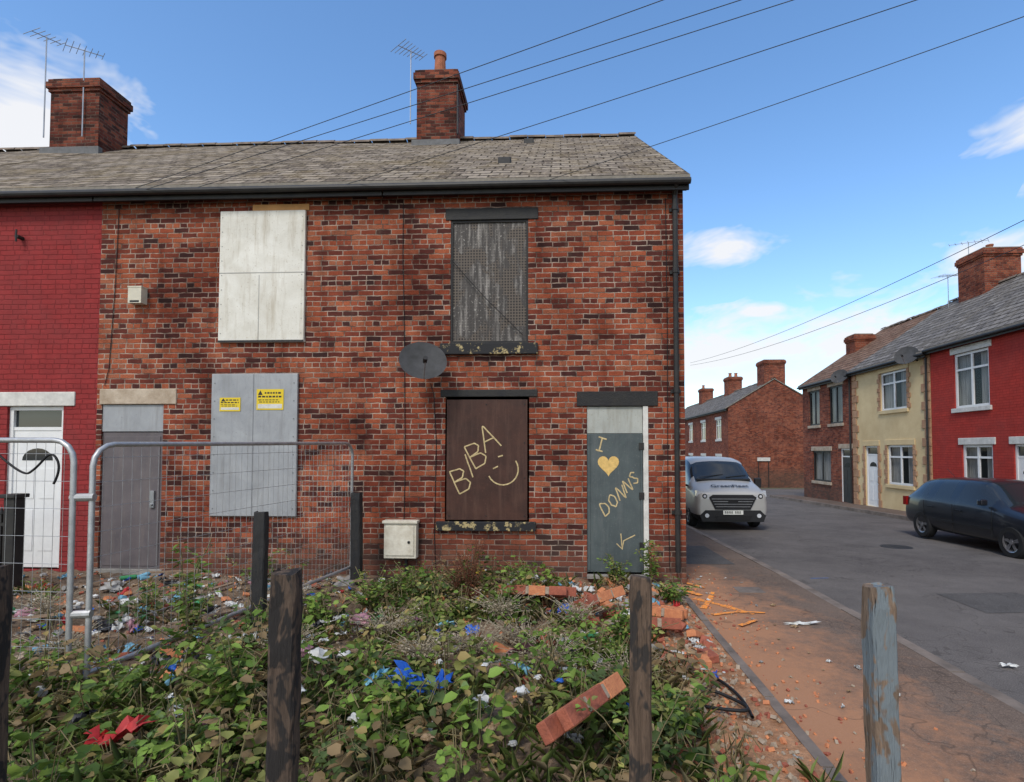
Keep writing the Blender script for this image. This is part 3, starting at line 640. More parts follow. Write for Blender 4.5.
# ------------------------------------------------------------ vehicles
def loft(name,st,mats,matfn,parent,arches,W,sub=2):
    v=[];f=[];mi=[]
    for (y,w,zb,z1,z2,belt,wr,ze_,zr_) in st:
        h=[(0,zb),(w*.88,zb),(w*.985,z1),(w,z2),(w*.955,belt),(wr,ze_),(0,zr_)]
        v+=[(x,y,z) for x,z in h]+[(-x,y,z) for x,z in h[5:0:-1]]
    n=12
    for i in range(len(st)-1):
        for j in range(n):
            f.append((i*n+j,i*n+(j+1)%n,(i+1)*n+(j+1)%n,(i+1)*n+j)); mi.append(matfn(i,j))
    f.append(tuple(range(n))[::-1]); mi.append(0); f.append(tuple((len(st)-1)*n+j for j in range(n))); mi.append(0)
    me=bpy.data.meshes.new(name); me.from_pydata(v,[],f)
    for m in mats: me.materials.append(m)
    me.polygons.foreach_set('material_index',mi); me.polygons.foreach_set('use_smooth',[True]*len(f))
    import bmesh
    bm=bmesh.new(); bm.from_mesh(me); bmesh.ops.recalc_face_normals(bm,faces=bm.faces)
    cl=bm.edges.layers.float.new('crease_edge')
    for e in bm.edges:
        ids=[vv.index for vv in e.verts]
        lon=ids[0]%n==ids[1]%n           # edge that runs along the body
        ms={q.material_index for q in e.link_faces}
        if lon and ids[0]%n in(4,8): e[cl]=.7 if len(ms)>1 else .45
        elif lon and ids[0]%n in(5,7) : e[cl]=.35
        elif len(ms)>1 and not lon and all(i%n in(5,6,7) for i in ids): e[cl]=.5
        if all(i<n for i in ids) : e[cl]=.5
    bm.to_mesh(me); bm.free()
    o=link(bpy.data.objects.new(name,me),parent)
    s=o.modifiers.new('s','SUBSURF'); s.levels=sub; s.render_levels=sub
    cuts=[]
    for (y,r,z) in arches:
        for sx in(-1,1):
            mb=MB(); mb.cyl((sx*(W-.26),y,z),(sx*(W+.2),y,z),r,n=28); c=mb.build('cut',[M_black],None,merge=True)
            b=o.modifiers.new('b','BOOLEAN'); b.operation='DIFFERENCE'; b.object=c; b.solver='EXACT'; cuts.append(c)
    apply_mods(o)
    for c in cuts: bpy.data.objects.remove(c)
    return o
M_tyre=simple('tyre_rubber',(.02,.02,.021),.85,bump=.2,scale=10)
M_rim=simple('alloy_rim',(.4,.4,.42),.35,metal=.8,bump=0)
M_trim=simple('black_plastic_trim',(.022,.022,.024),.6,bump=.1)
M_lamp=NT('lamp_lens',.08,0,.8).mat; M_lamp.node_tree.nodes['Principled BSDF'].inputs['Base Color'].default_value=(.6,.62,.65,1)
M_red=simple('tail_lamp',(.3,.01,.01),.2,bump=0)
M_plate=simple('number_plate_white',(.75,.75,.7),.4,bump=0,var=.05); 
def wheel(parent,sx,x,y,z,r,w,spokes=5):
    mb=MB(); n=32; prof=[(r*.62,w*.5),(r*.9,w*.5),(r*.985,w*.38),(r,w*.15),(r,-w*.15),(r*.985,-w*.38),(r*.9,-w*.5),(r*.62,-w*.5)]
    for a,b in zip(prof[:-1],prof[1:]):
        for k in range(n):
            t0,t1=k*2*math.pi/n,(k+1)*2*math.pi/n
            mb.poly([(sx*wx+x,y+rr*math.cos(tt),z+rr*math.sin(tt)) for (rr,wx),tt in((a,t0),(a,t1),(b,t1),(b,t0))],0)
    xo=x+sx*w*.40
    P=lambda rr,tt,xx:(xx,y+rr*math.cos(tt),z+rr*math.sin(tt))
    for k in range(n):
        t0,t1=k*2*math.pi/n,(k+1)*2*math.pi/n
        mb.poly([P(r*.63,t0,xo+sx*.01),P(r*.63,t1,xo+sx*.01),P(r*.56,t1,xo),P(r*.56,t0,xo)],1)
        mb.poly([P(r*.56,t0,xo),P(r*.56,t1,xo),P(r*.54,t1,xo-sx*.09),P(r*.54,t0,xo-sx*.09)],1)
    mb.cyl((xo-sx*.09,y,z),(xo-sx*.10,y,z),r*.55,n=24,mi=2)
    mb.cyl((xo-sx*.06,y,z),(xo+sx*.005,y,z),r*.14,n=12,mi=1)
    for k in range(spokes):
        a=k*2*math.pi/spokes+.3
        for da in(-.13,.13):
            c,s=math.cos(a+da),math.sin(a+da); px,pz=-s,c; ww=r*.055
            q=[(y+c*rr+px*wd*ww,z+s*rr+pz*wd*ww) for rr,wd in((r*.1,-1),(r*.1,1),(r*.57,1),(r*.57,-1))]
            mb.poly([(xo-sx*.005,a_,b_) for a_,b_ in q],1)
    return mb.build('wheel',[M_tyre,M_rim,M_cable],parent)
def plate(mb,x0,x1,y,z0,z1,mi,mt):
    mb.box(x0,x1,y-.012,y,z0,z1,mi); n=7; w=(x1-x0)/(n+2.2); xx=x0+w*.6
    for k in range(n):
        if k==4: xx+=w*.7
        mb.box(xx+w*.12,xx+w*.32,y-.015,y-.0125,z0+.02,z1-.02,mt); mb.box(xx+w*.55,xx+w*.75,y-.015,y-.0125,z0+.02,z1-.02,mt)
        mb.box(xx+w*.33,xx+w*.54,y-.015,y-.0125,z1-.045,z1-.025,mt); xx+=w
carm=NT('car_paint_dark_blue',.3,.3,.4); carm.col((.014,.017,.024)); carm.b.inputs['Coat Weight'].default_value=.5; M_car=carm.mat
car=empty('parked_car',(9.46,9.92,gz(12)+.0))
st=[(0.0,.66,.28,.38,.5,.58,.45,.62,.63),(.06,.76,.22,.36,.55,.66,.5,.70,.72),(.30,.84,.19,.36,.58,.74,.6,.80,.84),(.85,.875,.18,.38,.62,.83,.66,.90,.95),(1.12,.88,.18,.38,.64,.89,.68,.95,1.0),
 (1.30,.88,.18,.38,.64,.91,.66,1.07,1.11),(1.86,.88,.18,.38,.65,.93,.575,1.385,1.435),(2.08,.88,.18,.38,.65,.935,.57,1.42,1.47),(2.33,.88,.18,.38,.65,.94,.57,1.43,1.485),(2.42,.88,.18,.38,.65,.94,.57,1.43,1.487),
 (3.12,.88,.18,.38,.65,.955,.56,1.41,1.475),(3.24,.88,.18,.38,.65,.96,.56,1.405,1.465),(3.48,.875,.19,.38,.65,.965,.555,1.385,1.445),(3.72,.86,.22,.38,.65,.97,.55,1.35,1.40),(4.02,.83,.26,.38,.65,.96,.62,1.02,1.06),(4.12,.80,.28,.4,.65,.86,.62,.92,.93),(4.2,.74,.3,.42,.6,.7,.6,.74,.74)]
def mf(i,j):
    if j in(5,6) and 4<=i<=5: return 1
    if j in(5,6) and i==13: return 1
    if j in(4,7) and i in(5,6,7,9,11): return 1
    return 0
loft('body',st,[M_car,M_glass],mf,car,[(.86,.36,.31),(3.42,.36,.31)],.88)
for sx in(-1,1):
    for y in(.86,3.42): wheel(car,sx,sx*.77,y,.315,.315,.2)
mb=MB()
for sx in(-1,1): a,b=sorted((sx*.86,sx*1.0)); mb.box(a,b,1.38,1.5,.96,1.08,0)
mb.build('mirrors',[M_car],car,bevel=.025)
mb=MB()
for sx in(-1,1):
    for y in(2.1,3.0): x=sx*.882; mb.box(min(x,x+sx*.02),max(x,x+sx*.02),y,y+.17,.76,.79,0)
    for y in(1.28,2.37,3.3):
        x=sx*.874; mb.box(min(x,x+sx*.008),max(x,x+sx*.008),y,y+.008,.3,.9,1)
    x=sx*.872; mb.box(min(x,x+sx*.016),max(x,x+sx*.016),1.3,3.0,.48,.52,1)
mb.build('door_furniture',[M_car,M_cable],car)
mb=MB()
mb.box(-.4,.4,-.02,.05,.52,.6,1); mb.box(-.62,.62,-.02,.06,.25,.36,1)
for sx in(-1,1): a,b=sorted((sx*.45,sx*.72)); mb.box(a,b,-.01,.17,.52,.66,0)
for sx in(-1,1): a,b=sorted((sx*.60,sx*.845)); mb.box(a,b,4.0,4.13,.72,.93,2)
plate(mb,-.26,.26,-.02,.38,.49,3,1); mb.build('lamps_and_grille',[M_lamp,M_trim,M_red,M_plate],car,bevel=.02)
mb=MB(); mb.cyl((0,3.5,1.44),(0,3.75,1.62),.006,n=5); mb.build('aerial',[M_trim],car)
# --- van
vm=NT('van_paint_silver',.4,.2,.5); vm.col((.42,.41,.39)); vm.b.inputs['Coat Weight'].default_value=.3; M_van=vm.mat
van=empty('parked_van',(4.55,14.6,gz(15.5)))
st=[(0.0,.86,.30,.42,.66,.88,.70,.98,1.0),(.04,.92,.24,.42,.68,.93,.76,1.04,1.07),(.16,.965,.22,.42,.70,.98,.80,1.10,1.14),(.50,.985,.22,.42,.72,1.05,.82,1.20,1.25),(.80,.985,.22,.42,.74,1.10,.82,1.27,1.33),
 (.98,.985,.22,.42,.75,1.13,.82,1.38,1.44),(1.50,.985,.22,.42,.75,1.15,.79,1.80,1.87),(1.80,.985,.22,.42,.75,1.15,.79,1.90,1.96),(2.15,.985,.22,.42,.75,1.15,.80,1.92,1.985),(2.3,.985,.22,.42,.75,1.15,.80,1.92,1.985),
 (4.7,.985,.24,.42,.75,1.15,.80,1.90,1.97),(4.93,.96,.26,.42,.75,1.15,.79,1.87,1.93),(4.98,.94,.28,.44,.75,1.12,.75,1.8,1.86)]
def mf(i,j):
    if j in(5,6) and 4<=i<=5: return 1
    if j in(4,7) and i in(5,6,7): return 1
    if j in(0,1,10,11) : return 2
    return 0
loft('body',st,[M_van,M_glass,M_trim],mf,van,[(.95,.40,.34),(3.9,.40,.34)],.985)
for sx in(-1,1):
    for y in(.95,3.9): wheel(van,sx,sx*.86,y,.34,.34,.22)
mb=MB()
def tz(mb,pts,y,mi,dep=.05):
    mb.poly([(x,y,z) for x,z in pts],mi)
    for p,q in zip(pts,pts[1:]+pts[:1]): mb.poly([(p[0],y,p[1]),(q[0],y,q[1]),(q[0],y+dep,q[1]),(p[0],y+dep,p[1])],mi)
tz(mb,[(-.46,.58),(.46,.58),(.62,.90),(.52,.97),(-.52,.97),(-.62,.90)],-.025,1,.1)
for k in range(4): z=.65+.068*k; w=.45+.035*k; mb.box(-w,w,-.045,-.03,z,z+.014,2)
mb.box(-.13,.13,-.055,-.03,.75,.84,4)
tz(mb,[(-.80,.26),(.80,.26),(.86,.42),(.72,.56),(-.72,.56),(-.86,.42)],-.02,1,.12)
tz(mb,[(-.44,.30),(.44,.30),(.50,.42),(-.50,.42)],-.03,4,.02)
for sx in(-1,1):
    P=[(sx*.62,.86),(sx*.82,.79),(sx*.93,.93),(sx*.905,1.07),(sx*.76,1.03),(sx*.62,.96)]
    yf=lambda x:max(0,(abs(x)-.58))*.42-.03
    F=[(x,yf(x),z) for x,z in P]; Bk=[(x,yf(x)+.2,z) for x,z in P]
    mb.poly(F,0)
    for k in range(6): mb.poly([F[k],F[(k+1)%6],Bk[(k+1)%6],Bk[k]],0)
    mb.cyl((sx*.73,-.005,.93),(sx*.73,.03,.93),.065,n=14,mi=1)
    mb.cyl((sx*.73,-.015,.93),(sx*.73,.0,.93),.035,n=12,mi=0)
    mb.cyl((sx*.68,-.035,.42),(sx*.68,.0,.42),.055,n=14,mi=0)
plate(mb,-.26,.26,-.035,.45,.56,3,4)
mb.build('front_grille_and_lamps',[M_lamp,M_trim,M_rim,M_plate,M_cable],van)
mb=MB()
for sx in(-1,1):
    a,b=sorted((sx*.99,sx*1.17)); mb.box(a,b,1.12,1.26,1.08,1.36,0); a,b=sorted((sx*.9,sx*1.0)); mb.box(a,b,1.16,1.22,1.12,1.18,0)
mb.build('mirrors',[M_trim],van,bevel=.03)
mb=MB()
mb.cyl((-.62,.90,1.39),(.05,1.02,1.47),.010,n=5); mb.cyl((.1,.90,1.39),(.70,1.02,1.45),.010,n=5)
mb.box(-.74,.74,.80,.9,1.30,1.352)
mb.build('wipers_and_scuttle',[M_trim],van)
fc=bpy.data.curves.new('bonnet_lettering','FONT'); fc.body='GreenFleet'; fc.size=.22; fc.align_x='CENTER'; fc.extrude=.002; fc.offset=.002; fc.materials.append(M_cable)
o=link(bpy.data.objects.new('bonnet_lettering',fc),van); o.location=(0,.20,1.165); o.rotation_euler=(math.radians(19),0,0)

# ------------------------------------------------------------ posts
def post(name,x,y,z1,w,d,mat,tilt=(0,0),z0=-.3,seed=0):
    mb=MB(); n=20; rr=random.Random(seed); L=z1-z0; rings=[]
    for k in range(n+1):
        z=L*k/n; e=lambda:rr.uniform(-.003,.003)
        c=.010; ww,dd=w/2,d/2
        if k==n: ww-=.004; dd-=.004
        pts=[(-ww+c,-dd),(ww-c,-dd),(ww,-dd+c),(ww,dd-c),(ww-c,dd),(-ww+c,dd),(-ww,dd-c),(-ww,-dd+c)]
        rings.append([(a+e(),b+e(),z+(rr.uniform(-.010,.010) if k==n else 0)) for a,b in pts])
    for k in range(n):
        for j in range(8): mb.poly([rings[k][j],rings[k][(j+1)%8],rings[k+1][(j+1)%8],rings[k+1][j]])
    mb.poly(rings[-1])
    return mb.build(name,[mat],None,loc=(x,y,z0),rot=(tilt[0],tilt[1],rr.uniform(-.1,.1)))
post('wooden_post',-1.14,2.2,1.30,.105,.09,M_wood2,(0,.006),seed=1)
post('wooden_post',.305,2.2,1.29,.085,.08,M_wood,(0,.008),seed=2)
post('wooden_post',1.255,2.2,1.265,.096,.09,M_wood3,(0,-.006),seed=3)
post('wooden_post',-2.42,2.2,1.30,.13,.11,M_wood2,(0,.0),seed=4)
post('wooden_post',-2.81,4.95,1.22,.11,.10,M_woodb,(0,.01),seed=5)
post('wooden_post',-2.74,7.2,1.22,.13,.12,M_woodb,(0,-.01),seed=6)

# ------------------------------------------------------------ mesh fence panels
def panel(name,p0,p1,h,zb0,zb1,low=.12):
    root=empty(name); p0=Vector((*p0,zb0)); p1=Vector((*p1,zb1)); d=(p1-p0); L=d.length; u=d/L; up=Vector((0,0,1)); c=.16
    pts=[p0]; 
    pts+= [p0+up*(h-c)]+[p0+up*(h-c)+u*(c-c*math.cos(a))+up*c*math.sin(a) for a in(.4,.8,1.2,1.57)]
    pts+= [p1+up*(h-c)-u*(c-c*math.cos(a))+up*c*math.sin(a) for a in(1.57,1.2,.8,.4)]+[p1+up*(h-c),p1]
    curve('frame',[pts,[p0+up*low,p1+up*low]],.020,M_metal,root,3)
    sp=[]; n=int(L/.075)
    for k in range(1,n): q=p0+d*k/n; sp.append([q+up*(low+.01),q+up*(h-.02)])
    for k in range(0,9): z=low+.1+k*(h-low-.2)/8; sp.append([p0+up*z,p1+up*z])
    curve('wire_mesh',sp,.0020,M_metal,root,0)
    for p in(p0,p1):
        mb=MB(); mb.box(p.x-.12,p.x+.12,p.y-.32,p.y+.32,p.z-.05,p.z+.07); mb.build('concrete_foot',[M_concrete],root,bevel=.03)
panel('mesh_fence_panel',(-3.46,3.86),(-2.84,7.25),1.89,-.05,.0,.22)
panel('mesh_fence_panel',(-6.85,3.98),(-3.57,3.82),1.93,-.05,-.06)
mb=MB(); mb.cyl((-3.59,3.83,1.45),(-3.44,3.86,1.45),.03,n=10); mb.cyl((-3.59,3.83,.6),(-3.44,3.86,.6),.03,n=10); mb.build('fence_coupler',[M_metal])
curve('loose_cable',[[(-4.2,3.85,1.78),(-3.98,3.84,1.6),(-3.86,3.82,1.66),(-3.74,3.82,1.80),(-3.66,3.82,1.66),(-3.72,3.82,1.55)]],.008,M_cable,None,1,True)
rl=empty('iron_railing'); mb=MB()
for k in range(24):
    x=-9.2+k*.105; mb.box(x-.014,x+.014,6.486,6.514,0,1.0); mb.cyl((x,6.5,1.0),(x,6.5,1.1),.026,0.001,n=6)
mb.box(-9.25,-6.8,6.482,6.518,.85,.89); mb.box(-9.25,-6.8,6.482,6.518,.15,.19); mb.build('railing_bars',[M_black],rl)
mb=MB(); mb.box(-6.9,-6.76,6.43,6.57,-.1,1.2); mb.box(-6.93,-6.73,6.40,6.60,1.2,1.25); mb.box(-8.1,-7.97,6.43,6.57,-.1,1.2); mb.build('gate_piers',[M_black],rl,bevel=.01)

# ------------------------------------------------------------ overhead cables
def wire(p0,p1,sag=.12,n=24,r=.0042):
    p0=Vector(p0);p1=Vector(p1)
    curve('overhead_cable',[[p0+(p1-p0)*(k/n)-Vector((0,0,sag*4*(k/n)*(1-k/n))) for k in range(n+1)]],r,M_cableg,None,1)
fy=FY-.2
wire((-6.2,fy,5.62),(9.0,2.9,7.2),.06); wire((-6.2,fy,5.55),(9.2,3.1,6.92),.05); wire((-5.3,fy,5.6),(9.2,3.2,6.85),.04); wire((-3.1,fy,5.6),(9.0,2.9,6.5),.07); wire((-.2,fy,5.6),(9.0,3.3,6.65),.1)
wire((10.7,45,9.0),(12.5,13.5,8.0),.5,r=.010); wire((10.7,45,8.8),(12.9,13.0,7.5),.6,r=.010)

# ------------------------------------------------------------ vegetation
def leafmat():
    t=NT('leaf_green',.55,0,.25); a=t.n('ShaderNodeAttribute',attribute_name='tint')
    t.col(a.outputs['Color'])
    tr=t.n('ShaderNodeBsdfTranslucent'); t.l(a.outputs['Color'],tr.inputs[0]); mx=t.n('ShaderNodeMixShader'); mx.inputs[0].default_value=.3
    out=t.t.nodes['Material Output']; t.l(t.b.outputs[0],mx.inputs[1]); t.l(tr.outputs[0],mx.inputs[2]); t.l(mx.outputs[0],out.inputs[0])
    return t.mat
M_leaf=leafmat()
def mass(name,pos,dirs,size,wid,cols,parent=None,curl=.12,fold=.12):
    pos=np.asarray(pos,dtype=np.float64); n=len(pos); dirs=np.asarray(dirs,dtype=np.float64); dirs/=np.linalg.norm(dirs,axis=1)[:,None]+1e-9
    up=NR.normal(size=(n,3))*.5+np.array([0,-.15,1.0]); side=np.cross(dirs,up); side/=np.linalg.norm(side,axis=1)[:,None]+1e-9
    nor=np.cross(side,dirs); size=np.asarray(size)[:,None]; wid=np.asarray(wid)[:,None]
    loc=[(0,0,0),(-.42,.25,fold),(-.40,.62,fold*.6),(0,1,-curl),(.40,.62,fold*.6),(.42,.25,fold)]
    V=np.zeros((n,6,3))
    for k,(a,b,c) in enumerate(loc): V[:,k]=pos+side*(a*wid)+dirs*(b*size)+nor*(c*size)
    idx=np.arange(n)[:,None]*6
    F=np.concatenate([idx+np.array([[0,1,2,3]]),idx+np.array([[0,3,4,5]])],axis=1).reshape(-1,4)
    me=bpy.data.meshes.new(name); me.vertices.add(n*6); me.vertices.foreach_set('co',V.ravel())
    me.loops.add(len(F)*4); me.loops.foreach_set('vertex_index',F.ravel().astype(np.int32))
    me.polygons.add(len(F)); me.polygons.foreach_set('loop_start',np.arange(0,len(F)*4,4,dtype=np.int32))
    me.update(calc_edges=True)
    at=me.color_attributes.new('tint','FLOAT_COLOR','POINT'); C=np.ones((n,6,4)); C[:,:,:3]=np.asarray(cols)[:,None,:]; at.data.foreach_set('color',C.ravel())
    me.materials.append(M_leaf); return link(bpy.data.objects.new(name,me),parent)
GREEN=np.array([(.08,.14,.024),(.115,.19,.033),(.17,.26,.048),(.21,.30,.06),(.28,.29,.085),(.11,.16,.055)])
def dens(x,y):
    n=noise.noise(Vector((x*1.3,y*1.3,20)))
    if y<4.2: d=.78+n*1.4
    elif y<5.6: d=.25+n*1.4
    else: d=-.05+n*1.0
    if x<-2.9: d-=.35 if y<3.9 else .6
    if y>5.4 and -2.6<x<-.2: d+=.3
    d*=sm(1.1,.5,x)
    if -1.1<x<.1 and 4.2<y<5.4: d-=.5
    return d
P=[];D=[];S=[];W=[];C=[]; stems=[]
quota=[250,90]
while sum(quota)>0:
    x=R.uniform(-7.0,1.2); y=R.uniform(2.2,7.4); qi=0 if y<4.6 else 1
    if quota[qi]<=0 or R.random()>dens(x,y): continue
    quota[qi]-=1
    tall=R.random()<.28
    r=R.uniform(.10,.30); h=R.uniform(.22,.5) if tall else R.uniform(.05,.22); z0=soil(x,y)
    base=GREEN[R.choice([0,1,1,2,2,3,4,5])]*R.uniform(.75,1.25); ls=R.uniform(.035,.09)
    if R.random()<.18: base=np.array((.26,.18,.09))*R.uniform(.7,1.2)
    nl=int(64*r/.22)
    for k in range(nl):
        a=R.uniform(0,6.283); q=math.sqrt(R.random())*(R.uniform(.6,1.25)); px=x+r*q*math.cos(a); py=y+r*q*math.sin(a)
        pz=soil(px,py)+h*max(.1,1-q*q*.75)*R.uniform(.25,1.15)
        P.append((px,py,pz)); a2=a+R.uniform(-1.2,1.2); D.append((math.cos(a2),math.sin(a2),R.uniform(-.5,.5)))
        s=ls*R.uniform(.5,1.3); S.append(s); W.append(s*R.uniform(.6,.95))
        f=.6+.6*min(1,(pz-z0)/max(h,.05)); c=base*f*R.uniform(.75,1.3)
        if R.random()<.06: c=np.array((.36,.27,.10))
        C.append(c)
    for k in range(4):
        a=R.uniform(0,6.283); stems.append([(x,y,z0),(x+r*.5*math.cos(a),y+r*.5*math.sin(a),z0+h),(x+r*math.cos(a),y+r*math.sin(a),z0+h*.8)])
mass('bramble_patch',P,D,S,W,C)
M_stem=simple('stem_green_brown',(.22,.16,.08),.8,c2=(.11,.11,.05),bump=0)
curve('bramble_stems',stems,.003,M_stem,None,0)
def weed(name,x,y,h,spread,nst,leafs,cols,seed,stemmat=M_stem,ls=.05,r=.004):
    rr=random.Random(seed); root=empty(name); P=[];D=[];S=[];W=[];C=[];st=[]; z0=soil(x,y)
    for i in range(nst):
        a=rr.uniform(0,6.283); sp=spread*rr.uniform(.2,1); hh=h*rr.uniform(.55,1); pts=[]
        for k in range(9):
            q=k/8; pts.append((x+sp*q**1.5*math.cos(a)+rr.uniform(-.01,.01),y+sp*q**1.5*math.sin(a)*.8,z0+hh*(q*1.25-.25*q*q)))
        st.append(pts)
        for k in range(leafs):
            q=rr.uniform(.2,1); i0=min(7,int(q*8)); f=q*8-i0; p=[pts[i0][m]+(pts[i0+1][m]-pts[i0][m])*f for m in range(3)]
            b=rr.uniform(0,6.283); off=rr.uniform(0,.06); P.append((p[0]+off*math.cos(b),p[1]+off*math.sin(b),p[2])); D.append((math.cos(b),math.sin(b),rr.uniform(-.4,.5)))
            s=ls*rr.uniform(.6,1.3)*(1.2-.5*q); S.append(s); W.append(s*.55); c=cols[rr.randrange(len(cols))]; C.append(np.array(c)*rr.uniform(.7,1.3))
    curve('stems',st,r,stemmat,root,1); mass('leaves',P,D,S,W,C,root)
G=[tuple(g) for g in GREEN]
weed('tall_weed',-3.6,5.1,1.05,.25,4,26,G,1,ls=.10,r=.006)
weed('tall_weed',-3.2,4.6,.7,.4,6,24,G+[(.28,.27,.08)],2,ls=.08)
weed('tall_weed',-2.4,5.3,.6,.4,6,26,G,3,ls=.07)
weed('tall_weed',1.22,7.45,.75,.22,7,26,G,4,ls=.07)
weed('tall_weed',.75,7.3,.4,.4,9,22,G,5,ls=.06)
weed('tall_weed',1.35,6.6,.35,.35,9,26,G,9,ls=.07)
weed('tall_weed',-.45,6.9,.35,.5,12,24,G,6,ls=.06)
weed('tall_weed',-1.75,6.5,.55,.5,12,26,G,15,ls=.06)
weed('tall_weed',-2.2,6.2,.5,.5,12,26,G,16,ls=.06)
weed('tall_weed',-.95,3.4,.4,.35,7,24,G,17,ls=.08)
weed('tall_weed',.55,4.9,.5,.35,8,26,G,18,ls=.08)
weed('tall_weed',.7,3.4,.45,.35,8,26,G,19,ls=.085)
weed('tall_weed',-2.0,3.3,.55,.35,8,26,G,23,ls=.085)
RB=[(.18,.06,.035),(.12,.05,.03),(.26,.11,.05),(.10,.08,.04)]
M_deadst=simple('dead_stem',(.17,.07,.04),.85,bump=0)
weed('dead_dock_weed',-1.05,6.2,.85,.28,18,46,RB,7,M_deadst,ls=.03,r=.004)
weed('dead_dock_weed',-1.3,6.7,.55,.35,12,30,RB,8,M_deadst,ls=.03,r=.003)
GB=[(.42,.36,.25),(.33,.27,.18),(.5,.43,.32)]
M_dead2=simple('dry_stem',(.40,.34,.24),.9,bump=0)
for (x,y,sd) in((-.75,4.75,10),(-1.15,4.5,11),(-.35,4.9,12),(-.6,5.4,13),(.15,5.5,14),(-1.6,5.0,20),(-2.2,4.2,21),(-.1,4.3,22),(-4.2,4.4,24),(-5.1,5.2,25),(-3.0,6.0,26),(.5,4.2,27)):
    weed('dry_brush',x,y,.28,.42,40,16,GB,sd,M_dead2,ls=.028,r=.0022)
for k in range(14):
    x=R.uniform(-3.2,.6); y=R.uniform(2.7,5.0); weed('bramble_cane',x,y,R.uniform(.3,.6),R.uniform(.3,.6),4,22,G,40+k,ls=R.uniform(.05,.085),r=.003)
for k in range(5):
    x=R.uniform(-7.2,-3.2); y=R.uniform(5.0,7.2); weed('bramble_cane',x,y,R.uniform(.25,.5),R.uniform(.3,.5),4,20,G,70+k,ls=R.uniform(.05,.07),r=.003)
P=[];D=[];S=[];W=[];C=[]; k=0
while k<900:
    x=R.uniform(-7.5,1.5); y=R.uniform(2.2,7.65)
    if R.random()>.2+dens(x,y)*.5: continue
    k+=1
    if x>1.0 and R.random()<.9: continue
    g=np.array(R.choice([(.18,.23,.06),(.24,.26,.08),(.38,.31,.16),(.44,.36,.21),(.13,.18,.045)]))
    for j in range(12):
        px,py=x+R.gauss(0,.05),y+R.gauss(0,.05); P.append((px,py,soil(px,py)-.01)); a=R.uniform(0,6.283); D.append((math.cos(a)*.7,math.sin(a)*.7,1))
        S.append(R.uniform(.06,.24)); W.append(R.uniform(.005,.010)); C.append(g*R.uniform(.7,1.3))
mass('grass',P,D,S,W,C,curl=.25,fold=0)

# ------------------------------------------------------------ rubble, litter
M_rbrick=[simple('loose_brick_orange',(.62,.25,.11),.9,c2=(.42,.15,.075),scale=14,bump=.5),simple('loose_brick_red',(.40,.12,.07),.9,c2=(.22,.07,.045),scale=14,bump=.5),simple('loose_rubble_grey',(.40,.32,.24),.9,c2=(.25,.19,.135),scale=14,bump=.5)]
def brickat(mb,x,y,z,rx,ry,rz,sx=.215,sy=.1,sz=.065,mi=0):
    M=Matrix.Translation((x,y,z))@Matrix.Rotation(rz,4,'Z')@Matrix.Rotation(ry,4,'Y')@Matrix.Rotation(rx,4,'X')
    j=lambda:R.uniform(.90,1.04)
    P=[M@Vector((a*sx/2*j(),b*sy/2*j(),c*sz/2*j())) for c in(-1,1) for b in(-1,1) for a in(-1,1)]
    for q in((0,1,5,4),(3,2,6,7),(2,0,4,6),(1,3,7,5),(4,5,7,6),(2,3,1,0)): mb.poly([P[i] for i in q],mi)
mb=MB()
for k in range(210):
    c=R.random()
    if c<.34: x,y=R.gauss(.15,.6),R.gauss(6.3,.5)
    elif c<.6: x,y=R.gauss(1.15,.22),R.uniform(4.4,7.4)
    else: x,y=R.uniform(-6.8,1.2),R.uniform(4.0,7.4)
    if x>1.42 or y>7.55: continue
    s=R.choice([1,.8,.6,.5,.35,.3]); brickat(mb,x,y,soil(x,y)+R.uniform(-.01,.05),R.uniform(-.5,.5),R.uniform(-.5,.5),R.uniform(0,3.1),.215*s,.1*min(1,s*1.4),.065*min(1,s*1.4),R.choice([0,0,0,1,1,2]))
mb.build('brick_rubble',M_rbrick,None,bevel=.006)
mb=MB()
for k in range(3000):
    q=R.random()
    if q<.38: x,y=R.uniform(.6,1.5),R.uniform(2.5,7.6)
    else: x,y=R.uniform(-7.5,1.5),R.uniform(3.5,7.6)
    s=R.uniform(.006,.034)*(1 if q<.9 else 1.6); brickat(mb,x,y,soil(x,y)+s*.2,R.uniform(-1,1),R.uniform(-1,1),R.uniform(0,3),s*1.4,s,s*.8,R.choice([0,1,2,2,2]))
for k in range(340):
    x=1.6+abs(R.gauss(0,.33)); y=R.uniform(2.8,9)
    s=R.uniform(.005,.022); brickat(mb,x,y,gz(y)+.115+s*.3,R.uniform(-1,1),R.uniform(-1,1),R.uniform(0,3),s*1.4,s,s*.8,R.choice([0,0,1,2]))
mb.build('rubble_crumbs',M_rbrick)
def chunk(name,x,y,z,rot,nx,nz,seed):
    mb=MB(); rr=random.Random(seed)
    for r in range(nz):
        for c in range(nx+(r%2)):
            if rr.random()<.08 and r>0: continue
            bx=(c-(nx)/2)*.225-(r%2)*.11; s=rr.uniform(.85,1)
            mb.box(bx+.006,bx+.215*s,-.05+rr.uniform(-.008,.006),.05,r*.075,r*.075+.065,rr.choice([0,0,0,1]))
    mb.box(-nx*.225/2+.02,nx*.225/2-.02,-.04,.04,.005,nz*.075-.015,2)
    o=mb.build(name,M_rbrick,None,bevel=.006,loc=(x,y,z),rot=rot)
chunk('fallen_masonry',.0,3.15,.26,(math.radians(52),.06,math.radians(60)),2,4,1)
chunk('fallen_masonry',-.3,6.35,.14,(math.radians(72),.05,.12),3,5,2)
chunk('fallen_masonry',.3,6.05,.12,(math.radians(65),-.05,.75),2,4,3)
chunk('fallen_masonry',.9,5.6,.04,(math.radians(72),.1,.2),1,4,5)
